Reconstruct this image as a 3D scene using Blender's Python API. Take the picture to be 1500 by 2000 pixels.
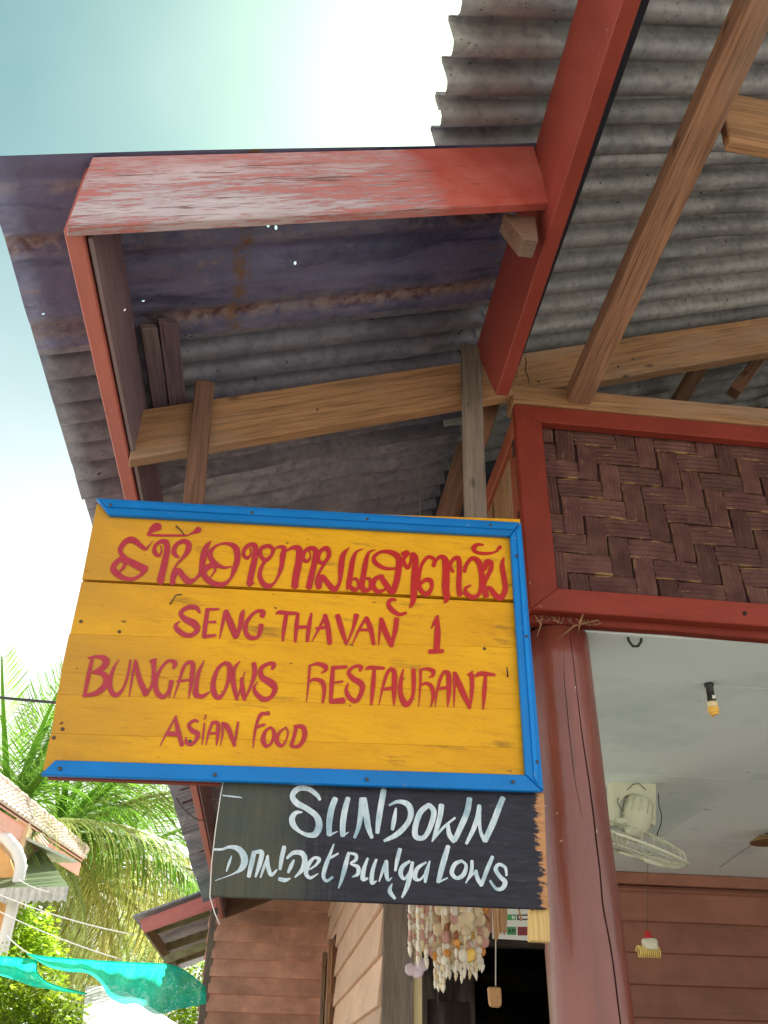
import bpy, bmesh, math, random
from mathutils import Vector, Matrix, noise
random.seed(11)
R = math.radians
sc = bpy.context.scene
for o in list(bpy.data.objects): bpy.data.objects.remove(o)
COL = sc.collection
V = Vector

# ---------------------------------------------------------------- camera
# axes: x runs along the front of the building (to the right), y goes away from the viewer, z is up
CAM = V((-0.667, -2.243, 1.55))
cR = V((0.99302, -0.11618, 0.02012)).normalized()
cU = V((-0.08006, -0.53910, 0.83843)).normalized()
cF = V((0.08656, 0.83419, 0.54464)).normalized()
cam_data = bpy.data.cameras.new('camera')
cam = bpy.data.objects.new('camera', cam_data); COL.objects.link(cam)
cam_data.sensor_fit = 'VERTICAL'; cam_data.sensor_height = 36.0
cam_data.lens = 36.0 * 1750 / 2000
cam_data.clip_start = 0.02; cam_data.clip_end = 3000
cam.matrix_world = Matrix(((cR.x, cU.x, -cF.x, CAM.x), (cR.y, cU.y, -cF.y, CAM.y), (cR.z, cU.z, -cF.z, CAM.z), (0, 0, 0, 1)))
sc.camera = cam

# ---------------------------------------------------------------- light
SUN_EL, SUN_AZ = 57.0, 27.0            # elevation; degrees from +y towards +x
world = bpy.data.worlds.new('World'); sc.world = world; world.use_nodes = True
wn = world.node_tree; wn.nodes.clear()
wo = wn.nodes.new('ShaderNodeOutputWorld'); wb = wn.nodes.new('ShaderNodeBackground')
sky = wn.nodes.new('ShaderNodeTexSky'); sky.sky_type = 'NISHITA'; sky.sun_disc = False
sky.sun_elevation = R(SUN_EL); sky.sun_rotation = R(SUN_AZ)
sky.air_density = 1.0; sky.dust_density = 1.5; sky.ozone_density = 1.0
tint = wn.nodes.new('ShaderNodeMix'); tint.data_type = 'RGBA'; tint.blend_type = 'MULTIPLY'
tint.inputs[0].default_value = 1.0; tint.inputs[7].default_value = (0.70, 1.0, 0.72, 1)
wn.links.new(sky.outputs[0], tint.inputs[6])
# thin veil of bright cloud over the whole sky
tc = wn.nodes.new('ShaderNodeTexCoord'); cn = wn.nodes.new('ShaderNodeTexNoise')
cn.inputs['Scale'].default_value = 1.6; cn.inputs['Detail'].default_value = 4; cn.inputs['Roughness'].default_value = 0.45
wn.links.new(tc.outputs['Generated'], cn.inputs['Vector'])
cr = wn.nodes.new('ShaderNodeMapRange'); cr.inputs[1].default_value = 0.40; cr.inputs[2].default_value = 0.75
cr.inputs[3].default_value = 0.0; cr.inputs[4].default_value = 0.35
wn.links.new(cn.outputs[0], cr.inputs[0])
cm = wn.nodes.new('ShaderNodeMix'); cm.data_type = 'RGBA'; cm.inputs[7].default_value = (9.0, 9.0, 8.8, 1)
sx = wn.nodes.new('ShaderNodeSeparateXYZ'); wn.links.new(tc.outputs['Generated'], sx.inputs[0])
hzr = wn.nodes.new('ShaderNodeMapRange'); hzr.interpolation_type = 'SMOOTHSTEP'       # humid haze whitens the sky towards the horizon
hzr.inputs[1].default_value = .12; hzr.inputs[2].default_value = .80; hzr.inputs[3].default_value = .85; hzr.inputs[4].default_value = 0
wn.links.new(sx.outputs[2], hzr.inputs[0])
mxv = wn.nodes.new('ShaderNodeMath'); mxv.operation = 'ADD'; mxv.use_clamp = True; wn.links.new(cr.outputs[0], mxv.inputs[0]); wn.links.new(hzr.outputs[0], mxv.inputs[1])
wn.links.new(mxv.outputs[0], cm.inputs[0]); wn.links.new(tint.outputs[2], cm.inputs[6])
wn.links.new(cm.outputs[2], wb.inputs[0]); wb.inputs[1].default_value = 0.064
wn.links.new(wb.outputs[0], wo.inputs[0])
sun_d = bpy.data.lights.new('sun', 'SUN'); sun_d.energy = 5.0; sun_d.angle = R(0.5); sun_d.color = (1.0, 0.95, 0.87)
sun = bpy.data.objects.new('sun', sun_d); COL.objects.link(sun)
sd = V((math.sin(R(SUN_AZ)) * math.cos(R(SUN_EL)), math.cos(R(SUN_AZ)) * math.cos(R(SUN_EL)), math.sin(R(SUN_EL))))
sun.rotation_euler = sd.to_track_quat('Z', 'Y').to_euler(); sun.location = (0, 0, 12)
sc.view_settings.view_transform = 'Standard'; sc.view_settings.look = 'None'
sc.view_settings.exposure = 1.5; sc.view_settings.gamma = 1.0; sc.view_settings.use_curve_mapping = False
sc.cycles.max_bounces = 10; sc.cycles.diffuse_bounces = 6; sc.cycles.use_denoising = True
sc.cycles.sample_clamp_indirect = 8

# ---------------------------------------------------------------- points on planes
def ray(x, y): return cF + cR * ((x - 750) / 1750) + cU * ((1000 - y) / 1750)
def hit(x, y, P, n):
    d = ray(x, y); return CAM + d * ((V(P) - CAM).dot(n) / d.dot(n))
def hy(x, y, Y): return hit(x, y, (0, Y, 0), V((0, 1, 0)))
def hx(x, y, X): return hit(x, y, (X, 0, 0), V((1, 0, 0)))
def hz(x, y, Z): return hit(x, y, (0, 0, Z), V((0, 0, 1)))
SL = 0.4425; SK = 0.15                     # roof pitch; skew of the sheets in plan
def hs(x, y, Y): return hit(x, y, (0, Y, 0), V((SK, -1, 0)).normalized())     # plane of the signs, skewed like the roof
def rz(a): return 3.748 + SL * a
RN = V((-SL, 0, 1)).normalized()
def hr(x, y, off=0.0): return hit(x, y, V((0, 0, 3.748 - off)), RN)

# ---------------------------------------------------------------- object helpers
WM = {}
def tag(o, label, cat, group=None, kind=None):
    if label: o['label'] = label
    if cat: o['category'] = cat
    if group: o['group'] = group
    if kind: o['kind'] = kind
    return o
def thing(name, loc, label, cat, group=None):
    o = bpy.data.objects.new(name, None); COL.objects.link(o); o.location = loc; o.empty_display_size = .1
    WM[o.name] = Matrix.Translation(loc)
    return tag(o, label, cat, group)
def link(name, me, M, parent=None):
    o = bpy.data.objects.new(name, me); COL.objects.link(o)
    if parent is not None:
        o.parent = parent; o.matrix_basis = WM[parent.name].inverted() @ M
    else: o.matrix_basis = M
    WM[o.name] = M.copy()
    return o
def mesh(name, verts, faces, mat, smooth=False):
    me = bpy.data.meshes.new(name); me.from_pydata([tuple(v) for v in verts], [], faces); me.update()
    if mat: me.materials.append(mat)
    if smooth:
        for p in me.polygons: p.use_smooth = True
    return me
def frame(O, X, Yh):
    X = V(X).normalized(); Yv = V(Yh); Yv = (Yv - X * Yv.dot(X)).normalized(); Z = X.cross(Yv)
    return Matrix(((X.x, Yv.x, Z.x, O[0]), (X.y, Yv.y, Z.y, O[1]), (X.z, Yv.z, Z.z, O[2]), (0, 0, 0, 1)))
def board_mesh(L, w, t, mat, e0=0, e1=0, bev=.004, n=8, wob=.0015, name='board'):
    bev = min(bev, w * .2, t * .3); vs = []; fs = []; sd_ = random.random() * 50
    xs = [-L/2, -L/2 + bev] + [-L/2 + L * i / n for i in range(1, n)] + [L/2 - bev, L/2]
    for k, x in enumerate(xs):
        ends = k == 0 or k == len(xs) - 1
        g = bev * .7 if ends else 0
        dy = (noise.noise(V((x * 2.1, sd_, 0))) ) * wob * 2; dz = noise.noise(V((x * 1.7, sd_, 9))) * wob
        hw = w/2 - g; ht = t/2 - g; b = bev if not ends else bev * .6
        f = (x + L/2) / L
        for (y, z) in ((-hw + b, -ht), (hw - b, -ht), (hw, -ht + b), (hw, ht - b), (hw - b, ht), (-hw + b, ht), (-hw, ht - b), (-hw, -ht + b)):
            sh = (e0 * (1 - f) + e1 * f) * y / (w/2)
            vs.append((x + sh, y + dy, z + dz))
    m = len(xs)
    for k in range(m - 1):
        for i in range(8):
            j = (i + 1) % 8
            fs.append((k*8 + i, k*8 + j, k*8 + 8 + j, k*8 + 8 + i))
    fs.append(tuple(range(7, -1, -1))); fs.append(tuple((m-1)*8 + i for i in range(8)))
    return mesh(name, vs, fs, mat)
def board(name, A, B, w, t, side, mat, parent=None, e0=0, e1=0, bev=.004, n=8, wob=.0015):
    A = V(A); B = V(B)
    return link(name, board_mesh((B - A).length, w, t, mat, e0, e1, bev, n, wob, name), frame((A + B)/2, B - A, side), parent)
def prism(name, pts, d, mat, parent=None, xdir=None, bev=.003):
    """polygon pts (world) extruded by vector d; local X along xdir"""
    pts = [V(p) for p in pts]; d = V(d); X = V(xdir) if xdir is not None else pts[1] - pts[0]
    O = sum(pts, V()) / len(pts); Z = d.normalized()
    if abs(X.normalized().dot(Z)) > .98: X = pts[1] - pts[0]
    X = (X - Z * X.dot(Z)).normalized(); Yv = Z.cross(X)
    M = frame(O, X, Yv); Mi = M.inverted(); n = len(pts)
    vs = [Mi @ p for p in pts] + [Mi @ (p + d) for p in pts]
    fs = [tuple(range(n)), tuple(range(2*n - 1, n - 1, -1))] + [(i, i + n, (i+1) % n + n, (i+1) % n) for i in range(n)]
    me = mesh(name, vs, fs, mat)
    bm = bmesh.new(); bm.from_mesh(me); bmesh.ops.recalc_face_normals(bm, faces=bm.faces)
    if bev: bmesh.ops.bevel(bm, geom=bm.edges[:], offset=bev, segments=1, affect='EDGES', clamp_overlap=True)
    bm.to_mesh(me); bm.free()
    return link(name, me, M, parent)
def tube_mesh(name, pts, rad, mat, seg=8, caps=True):
    pts = [V(p) for p in pts]; vs = []; fs = []; up = None
    for i, p in enumerate(pts):
        T = (pts[min(i+1, len(pts)-1)] - pts[max(i-1, 0)]).normalized()
        if up is None: up = V((0, 0, 1)) if abs(T.z) < .9 else V((1, 0, 0))
        S = T.cross(up).normalized(); up = S.cross(T).normalized()
        r = rad[i] if isinstance(rad, (list, tuple)) else rad
        for k in range(seg):
            a = 2*math.pi*k/seg; vs.append(p + S*math.cos(a)*r + up*math.sin(a)*r)
    for i in range(len(pts)-1):
        for k in range(seg):
            j = (k+1) % seg; fs.append((i*seg+k, i*seg+j, i*seg+seg+j, i*seg+seg+k))
    if caps: fs.append(tuple(range(seg-1, -1, -1))); fs.append(tuple((len(pts)-1)*seg + k for k in range(seg)))
    return mesh(name, vs, fs, mat, True)
def tube(name, pts, rad, mat, parent=None, seg=8):
    O = V(pts[0]); return link(name, tube_mesh(name, [V(p) - O for p in pts], rad, mat, seg), Matrix.Translation(O), parent)
def lathe_mesh(name, prof, mat, seg=20, smooth=True):
    vs = []; fs = []
    for (r, z) in prof:
        for k in range(seg):
            a = 2*math.pi*k/seg; vs.append((r*math.cos(a), r*math.sin(a), z))
    for i in range(len(prof)-1):
        for k in range(seg):
            j = (k+1) % seg; fs.append((i*seg+k, i*seg+j, i*seg+seg+j, i*seg+seg+k))
    fs.append(tuple(range(seg-1, -1, -1))); fs.append(tuple((len(prof)-1)*seg + k for k in range(seg)))
    return mesh(name, vs, fs, mat, smooth)
def axisM(O, Z):
    Z = V(Z).normalized(); return Matrix.Translation(O) @ Z.to_track_quat('Z', 'Y').to_matrix().to_4x4()
def sag(A, B, s, n=16):
    A = V(A); B = V(B); return [A.lerp(B, i/n) - V((0, 0, 4*s*(i/n)*(1-i/n))) for i in range(n+1)]

# ---------------------------------------------------------------- materials
class NT:
    def __init__(s, name):
        s.m = bpy.data.materials.new(name); s.m.use_nodes = True; s.t = s.m.node_tree; s.t.nodes.clear()
        s.out = s.n('ShaderNodeOutputMaterial'); s.b = s.n('ShaderNodeBsdfPrincipled'); s.l(s.b.outputs[0], s.out.inputs[0])
        s.tc = s.n('ShaderNodeTexCoord'); s.oi = s.n('ShaderNodeObjectInfo')
        # every object gets its own piece of the pattern
        mul = s.n('ShaderNodeVectorMath', operation='SCALE'); cx = s.n('ShaderNodeCombineXYZ')
        for i, k in enumerate((1, 1.7, 2.3)):
            mm = s.math('MULTIPLY', s.oi.outputs['Random'], 13.0 * k); s.l(mm, cx.inputs[i])
        add = s.n('ShaderNodeVectorMath', operation='ADD'); s.l(s.tc.outputs['Object'], add.inputs[0]); s.l(cx.outputs[0], add.inputs[1])
        s.obj = s.tc.outputs['Object']; s.rnd = add.outputs[0]
    def n(s, t, **k):
        x = s.t.nodes.new(t)
        for a, b in k.items(): setattr(x, a, b)
        return x
    def l(s, a, b): s.t.links.new(a, b)
    def put(s, sock, v):
        if isinstance(v, (int, float)): sock.default_value = v
        elif isinstance(v, (tuple, list)): sock.default_value = tuple(v) + ((1,) if len(v) == 3 and len(sock.default_value) == 4 else ())
        else: s.l(v, sock)
    def math(s, op, a, b=0.0, c=None):
        x = s.n('ShaderNodeMath', operation=op); s.put(x.inputs[0], a); s.put(x.inputs[1], b)
        if c is not None: s.put(x.inputs[2], c)
        return x.outputs[0]
    def scale(s, vec, sx, sy, sz):
        x = s.n('ShaderNodeMapping'); s.l(vec, x.inputs[0]); x.inputs['Scale'].default_value = (sx, sy, sz); return x.outputs[0]
    def noise(s, vec, sc_=5, det=4, rough=.55, dist=0):
        x = s.n('ShaderNodeTexNoise'); s.l(vec, x.inputs['Vector']); x.inputs['Scale'].default_value = sc_
        x.inputs['Detail'].default_value = det; x.inputs['Roughness'].default_value = rough; x.inputs['Distortion'].default_value = dist
        return x.outputs[0]
    def rng(s, v, a, b, c=0, d=1):
        x = s.n('ShaderNodeMapRange'); s.put(x.inputs[0], v)
        for i, k in enumerate((a, b, c, d)): s.put(x.inputs[i+1], k)
        return x.outputs[0]
    def mix(s, f, a, b, mode='MIX'):
        x = s.n('ShaderNodeMix', data_type='RGBA', blend_type=mode); s.put(x.inputs[0], f); s.put(x.inputs[6], a); s.put(x.inputs[7], b); return x.outputs[2]
    def xyz(s, vec):
        x = s.n('ShaderNodeSeparateXYZ'); s.l(vec, x.inputs[0]); return x.outputs
    def val(s, v, col):  # colour times scalar
        x = s.n('ShaderNodeVectorMath', operation='SCALE'); s.put(x.inputs[0], col if not isinstance(col, tuple) else col[:3]); s.put(x.inputs['Scale'], v); return x.outputs[0]
    def bump(s, h, st=.3, d=.01):
        x = s.n('ShaderNodeBump'); s.l(h, x.inputs['Height']); x.inputs['Strength'].default_value = st; x.inputs['Distance'].default_value = d
        s.l(x.outputs[0], s.b.inputs['Normal']); return x.outputs[0]
    def fin(s, col, rough=.6, spec=.5, metal=0.0):
        s.put(s.b.inputs['Base Color'], col); s.put(s.b.inputs['Roughness'], rough); s.b.inputs['Specular IOR Level'].default_value = spec
        s.put(s.b.inputs['Metallic'], metal); return s.m

def wood(name, c1, c2, rough=.75, dark=.5, knots=True, gs=1.0):
    s = NT(name)
    g = s.noise(s.scale(s.rnd, 1.6*gs, 38*gs, 38*gs), 1.0, 6, .65, .4)
    f = s.noise(s.scale(s.rnd, 6*gs, 160*gs, 160*gs), 1.0, 3, .6)
    b = s.noise(s.rnd, 3.2, 5, .6)
    col = s.mix(s.rng(g, .33, .67), c1, c2)
    col = s.mix(s.rng(f, .46, .68, 0, .75), col, tuple(x * dark for x in c2))
    col = s.mix(s.rng(b, .5, .78, 0, .6), col, tuple(x * dark * .9 for x in c1))
    st = s.noise(s.scale(s.rnd, 8, 22, 22), 1.0, 4, .7)
    col = s.mix(s.rng(st, .68, .74, 0, .7), col, tuple(x * .3 for x in c2))
    kn = s.n('ShaderNodeTexVoronoi', feature='F1'); s.l(s.scale(s.rnd, 4.5, 11, 11), kn.inputs['Vector']); kn.inputs['Scale'].default_value = 1.0
    col = s.mix(s.rng(kn.outputs['Distance'], .05, .13, .75, 0), col, tuple(x * .25 for x in c2))
    cr_ = s.noise(s.scale(s.rnd, 2.2, 130, 130), 1.0, 2, .5); col = s.mix(s.rng(cr_, .70, .73, 0, .8), col, tuple(x * .2 for x in c2))
    gy = s.noise(s.scale(s.rnd, 1.5, 5, 5), 1.0, 4, .6); col = s.mix(s.rng(gy, .5, .7, 0, .45), col, (.26, .22, .19))
    v = s.math('MULTIPLY_ADD', s.oi.outputs['Random'], .3, .85)
    col = s.val(v, col)
    h = s.math('ADD', s.math('MULTIPLY', g, .6), s.math('MULTIPLY', f, .5))
    s.bump(h, .5, .004)
    return s.fin(col, rough, .3)

def paint(name, c, rough=.45, chip=None, chipcol=(.25, .2, .15), var=.14, gs=1.0, spec=.25, dirt=.3, bumpst=.5):
    s = NT(name)
    g = s.noise(s.scale(s.rnd, 2.0*gs, 50*gs, 50*gs), 1.0, 5, .65, .3)
    b = s.noise(s.rnd, 4.0, 5, .6)
    col = s.mix(s.rng(b, .3, .7), tuple(x*(1-var) for x in c), tuple(min(1, x*(1+var)) for x in c))
    col = s.mix(s.rng(g, .58, .75, 0, dirt), col, tuple(x*.45 for x in c))
    sp = s.noise(s.rnd, 55, 2, .6)
    col = s.mix(s.rng(sp, .72, .76, 0, .35), col, (.5, .42, .36))
    sp2 = s.noise(s.scale(s.rnd, 30, 60, 60), 1, 3, .6)
    col = s.mix(s.rng(sp2, .70, .74, 0, .5), col, tuple(x*.25 for x in c))
    gm = s.noise(s.scale(s.rnd, 1.3, 4, 4), 1.0, 5, .7); col = s.mix(s.rng(gm, .52, .72, 0, .5), col, tuple(x*.55 for x in c)); col = s.mix(s.rng(gm, .30, .42, .3, 0), col, tuple(min(1, x*1.35 + .02) for x in c))
    col = s.val(s.math('MULTIPLY_ADD', s.oi.outputs['Random'], .34, .80), col)
    if chip:
        m = s.noise(s.scale(s.rnd, 5, 22, 22), 1.0, 6, .7)
        col = s.mix(s.rng(m, chip, chip + .03, 0, 1), col, chipcol)
    s.bump(s.math('ADD', s.math('MULTIPLY', g, .7), s.math('MULTIPLY', b, .5)), bumpst, .004)
    return s.fin(col, s.rng(b, .3, .7, rough - .08, rough + .12), spec)

def plain(name, c, rough=.6, spec=.4, var=.1, metal=0.0, nscale=12, bs=.2):
    s = NT(name); b = s.noise(s.rnd, nscale, 4, .6)
    col = s.mix(s.rng(b, .3, .7), tuple(x*(1-var) for x in c), tuple(min(1, x*(1+var)) for x in c))
    s.bump(b, bs, .003)
    return s.fin(col, rough, spec, metal)

M = {}
M['tan'] = wood('wood_tan', (.37, .20, .10), (.26, .135, .065))
M['tan_dark'] = wood('wood_old', (.36, .19, .115), (.22, .11, .07))
M['batten'] = wood('wood_batten', (.22, .115, .08), (.15, .08, .055))
M['grey_wood'] = wood('wood_grey', (.22, .17, .14), (.15, .115, .095))
M['pale_wood'] = wood('wood_pale', (.72, .50, .22), (.60, .38, .14), dark=.7)
M['chime_wood'] = wood('wood_chime', (.62, .38, .20), (.50, .28, .13), dark=.7)
M['purple_wood'] = wood('wood_shade', (.20, .13, .16), (.13, .085, .11))
M['red'] = paint('paint_red', (.25, .044, .032), .46)
M['redframe'] = paint('paint_red_frame', (.23, .034, .021), .5, var=.16, dirt=.4)
M['redorange'] = paint('paint_red_orange', (.34, .09, .05), .45)
M['eave_red'] = paint('paint_eave_red', (.34, .10, .08), .5)
M['backwall'] = paint('paint_back_wall', (.30, .13, .092), .5, var=.18)
M['beige'] = paint('paint_beige_siding', (.60, .40, .29), .5, var=.08, dirt=.12)
M['brownwall'] = paint('paint_brown_wall', (.56, .29, .21), .5, var=.3, dirt=.5)
M['blue'] = paint('paint_blue', (.004, .20, .62), .4, var=.12, dirt=.22)
M['cream'] = paint('paint_cream', (.66, .52, .30), .5, var=.06)
M['nail'] = plain('nail_steel', (.10, .08, .07), .5, metal=.6)
M['black'] = plain('black_plastic', (.012, .012, .012), .35)
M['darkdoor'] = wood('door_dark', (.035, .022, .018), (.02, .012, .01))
M['pinkfascia'] = paint('paint_pink_fascia', (.55, .17, .16), .5)

def _peel():
    s = NT('paint_peeling'); x = s.xyz(s.obj)
    g = s.noise(s.scale(s.rnd, 12, 170, 170), 1.0, 6, .78, .8)
    g2 = s.noise(s.scale(s.rnd, 2.5, 14, 14), 1.0, 5, .7)
    b = s.noise(s.rnd, 9, 5, .6)
    edge = s.rng(s.math('ADD', x[0], s.math('MULTIPLY', g2, .16)), .26, .34, 1, 0)      # worn only over the outer four fifths
    low = s.rng(s.math('ADD', x[1], s.math('MULTIPLY', b, .10)), -.05, .06, .48, 1.0)
    m = s.math('MULTIPLY', s.rng(s.math('ADD', g, s.math('MULTIPLY', s.math('SUBTRACT', g2, .5), .7)), .44, .50), edge)
    m = s.math('MULTIPLY', m, low)
    red = s.mix(s.rng(b, .3, .7), (.36, .055, .04), (.47, .12, .10))
    worn = s.mix(s.rng(g2, .35, .65), (.38, .28, .32), (.54, .46, .50))
    pink = s.mix(s.math('MULTIPLY', edge, .5), red, (.55, .26, .26))
    col = s.mix(m, pink, worn)
    bl = s.noise(s.scale(s.rnd, 5, 16, 16), 1.0, 3, .6); col = s.mix(s.math('MULTIPLY', s.rng(bl, .70, .75), edge), col, (.42, .62, .68))
    cr_ = s.noise(s.scale(s.rnd, 4, 90, 90), 1.0, 3, .8); col = s.mix(s.rng(cr_, .60, .65, 0, .75), col, (.14, .06, .05))
    s.bump(s.math('ADD', m, g), .5, .003)
    return s.fin(col, .65, .3)
M['peel'] = _peel()

def _yellow():
    s = NT('paint_yellow'); x = s.xyz(s.obj)
    g = s.noise(s.scale(s.rnd, 2.2, 60, 60), 1.0, 6, .7, .3)
    f = s.noise(s.scale(s.rnd, 9, 260, 260), 1.0, 3, .6)
    b = s.noise(s.scale(s.rnd, 2.5, 6, 6), 1.0, 5, .6)
    col = s.mix(s.rng(b, .3, .7), (.70, .33, .008), (.82, .42, .012))
    col = s.mix(s.rng(g, .5, .72, 0, .55), col, (.50, .23, .012))
    col = s.mix(s.rng(f, .60, .75, 0, .5), col, (.36, .17, .02))
    left = s.rng(s.math('ADD', x[0], s.math('MULTIPLY', b, .5)), -.42, .02, 1, 0)       # thin, weathered paint at the free end
    col = s.mix(s.math('MULTIPLY', left, .7), col, (.48, .25, .05))
    wv = s.n('ShaderNodeTexWave', wave_type='BANDS', bands_direction='X'); s.l(s.scale(s.rnd, 60, 10, 10), wv.inputs[0]); wv.inputs['Scale'].default_value = 1.5; wv.inputs['Distortion'].default_value = 3
    col = s.mix(s.math('MULTIPLY', s.math('MULTIPLY', left, wv.outputs[1]), .22), col, (.30, .16, .04))
    d = s.noise(s.scale(s.rnd, 3.2, 26, 26), 1.0, 4, .65); col = s.mix(s.rng(d, .60, .72, 0, .7), col, (.28, .13, .02))
    k = s.noise(s.scale(s.rnd, 28, 55, 55), 1.0, 2, .5); col = s.mix(s.rng(k, .735, .76, 0, .8), col, (.07, .035, .015))
    s.bump(s.math('ADD', s.math('MULTIPLY', g, .8), s.math('MULTIPLY', f, .5)), .45, .003)
    return s.fin(col, .5, .25)
M['yellow'] = _yellow()

def _letter(name, c1, c2, x0, x1):
    s = NT(name); g = s.n('ShaderNodeNewGeometry'); x = s.xyz(g.outputs['Position'])
    st = s.noise(s.scale(g.outputs['Position'], 60, 60, 25), 1.0, 4, .6)
    col = s.mix(s.rng(x[0], x0, x1), c1, c2)
    col = s.mix(s.rng(st, .45, .75, 0, .35), col, tuple(v * .6 for v in c2))
    return s.fin(col, .4, .45)
M['letter_red'] = _letter('paint_letter_red', (.42, .026, .050), (.48, .008, .006), -.95, -.35)
def _lw():
    s = NT('paint_letter_white'); g = s.n('ShaderNodeNewGeometry')
    st = s.noise(s.scale(g.outputs['Position'], 90, 90, 16), 1.0, 5, .65); b = s.noise(g.outputs['Position'], 16, 3, .5)
    col = s.mix(s.rng(st, .35, .65), (.72, .78, .84), (.42, .56, .66)); col = s.mix(s.rng(b, .5, .68, 0, .7), col, (.16, .32, .42))
    s.bump(st, .3, .002)
    return s.fin(col, .4, .5)
M['letter_white'] = _lw()

def _blackboard():
    s = NT('paint_black_board'); x = s.xyz(s.obj)
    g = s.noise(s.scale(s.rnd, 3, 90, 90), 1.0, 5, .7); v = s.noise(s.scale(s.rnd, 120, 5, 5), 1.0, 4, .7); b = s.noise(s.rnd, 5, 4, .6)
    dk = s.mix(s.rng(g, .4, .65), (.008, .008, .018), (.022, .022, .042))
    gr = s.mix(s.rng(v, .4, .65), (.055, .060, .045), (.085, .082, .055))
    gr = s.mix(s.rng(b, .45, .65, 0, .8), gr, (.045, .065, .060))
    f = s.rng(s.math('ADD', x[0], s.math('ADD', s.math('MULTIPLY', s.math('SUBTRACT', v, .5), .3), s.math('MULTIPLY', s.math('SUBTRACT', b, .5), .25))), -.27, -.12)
    col = s.mix(f, gr, dk)  # green-grey sheen over the left end is painted into the colour
    sc_ = s.noise(s.scale(s.rnd, 8, 70, 70), 1.0, 3, .7); col = s.mix(s.rng(sc_, .62, .72, 0, .5), col, (.09, .075, .07))
    rag = s.noise(s.scale(s.rnd, 14, 60, 60), 1.0, 6, .8)
    e = s.rng(s.math('ADD', x[0], s.math('MULTIPLY', s.math('SUBTRACT', rag, .5), .10)), .366, .372)
    raw = s.mix(s.rng(g, .4, .6), (.42, .19, .08), (.55, .27, .11))
    col = s.mix(e, col, raw)
    s.bump(s.math('ADD', g, s.math('MULTIPLY', v, .4)), .4, .003)
    return s.fin(col, .5, .35)
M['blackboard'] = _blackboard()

def metal(name, c1, c2, rust=.0, rough=.5, dents=.4, spots=.5, met=.25):
    s = NT(name); p = s.rnd
    b = s.noise(p, 2.2, 5, .6); f = s.noise(p, 28, 4, .65); st = s.noise(s.scale(p, 1.2, 16, 16), 1.0, 5, .6)
    col = s.mix(s.rng(b, .36, .64), c1, c2)
    col = s.val(s.math('MULTIPLY_ADD', s.oi.outputs['Random'], .4, .78), col)
    wl_ = s.noise(s.scale(p, .9, 2.4, 2.4), 1.0, 6, .75); col = s.mix(s.rng(wl_, .54, .66, 0, .5), col, tuple(x*1.5 + .04 for x in c2)); col = s.mix(s.rng(wl_, .36, .44, .55, 0), col, tuple(x*.5 for x in c1))
    col = s.mix(s.rng(f, .45, .75, 0, spots), col, tuple(x*.45 for x in c1))
    col = s.mix(s.rng(st, .55, .75, 0, .5), col, tuple(x*.55 for x in c2))
    sp = s.noise(s.scale(p, 40, 70, 70), 1.0, 2, .6); col = s.mix(s.rng(sp, .69, .73, 0, .85), col, (.02, .018, .02))
    if rust:
        r1 = s.noise(s.scale(p, 1.8, 9, 9), 1.0, 6, .7); r2 = s.noise(p, 22, 5, .7)
        m = s.rng(s.math('ADD', s.math('MULTIPLY', r1, .75), s.math('MULTIPLY', r2, .28)), rust, rust + .06)
        col = s.mix(m, col, s.mix(s.rng(r2, .4, .6), (.16, .06, .035), (.34, .20, .13)))
        m2 = s.rng(r1, .45, .5, 0, .4); col = s.mix(m2, col, tuple(min(1, x*1.5) for x in c2))
    if rust:       # rust lines along the ribs and a stain across the sheet
        x = s.xyz(s.obj); wn_ = s.math('MULTIPLY', s.math('SUBTRACT', st, .5), .05)
        for yc, wd, k in ((.235, .020, .95), (.085, .010, .5), (.50, .030, .8)):
            dd = s.math('ABSOLUTE', s.math('SUBTRACT', s.math('ADD', x[1], wn_), yc))
            a_ = s.math('MULTIPLY', s.rng(dd, wd*.3, wd, k, 0), s.rng(s.noise(s.scale(p, 2.2, 3, 3), 1.0, 5, .7), .42, .55))
            col = s.mix(a_, col, s.mix(s.rng(f, .4, .6), (.10, .035, .02), (.30, .16, .09)))
            a2 = s.math('MULTIPLY', s.rng(dd, wd, wd*1.9, .5, 0), s.rng(f, .4, .6)); col = s.mix(a2, col, (.30, .27, .30))
        dx_ = s.math('ABSOLUTE', s.math('SUBTRACT', s.math('ADD', x[0], wn_), .60)); a3 = s.math('MULTIPLY', s.rng(dx_, .008, .03, .85, 0), s.rng(f, .38, .55))
        col = s.mix(a3, col, (.20, .11, .05))
        ph = s.noise(s.scale(p, 2.5, 5, 5), 1.0, 5, .6); col = s.mix(s.rng(ph, .54, .62, 0, .45), col, (.22, .21, .32))
    s.bump(s.math('ADD', s.math('MULTIPLY', b, 1.4), s.math('MULTIPLY', f, .12)), dents, .02)
    return s.fin(col, s.rng(f, .3, .7, rough, rough + .2), .4, met), s
M['tin_blue'] = metal('tin_blue', (.065, .075, .17), (.15, .15, .26), .60, .42, dents=.8)[0]
M['tin_mid'] = metal('tin_mid', (.16, .16, .22), (.32, .31, .36), .0, .5, spots=.6)[0]
M['tin_grey'] = metal('tin_grey', (.19, .195, .215), (.34, .335, .335), .0, .55, spots=.6)[0]
M['tin_shaded'] = metal('tin_shaded', (.05, .055, .085), (.09, .09, .12), .0, .55, spots=.6)[0]  # sheets deep in the roof void; their shade is put into this colour
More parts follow.
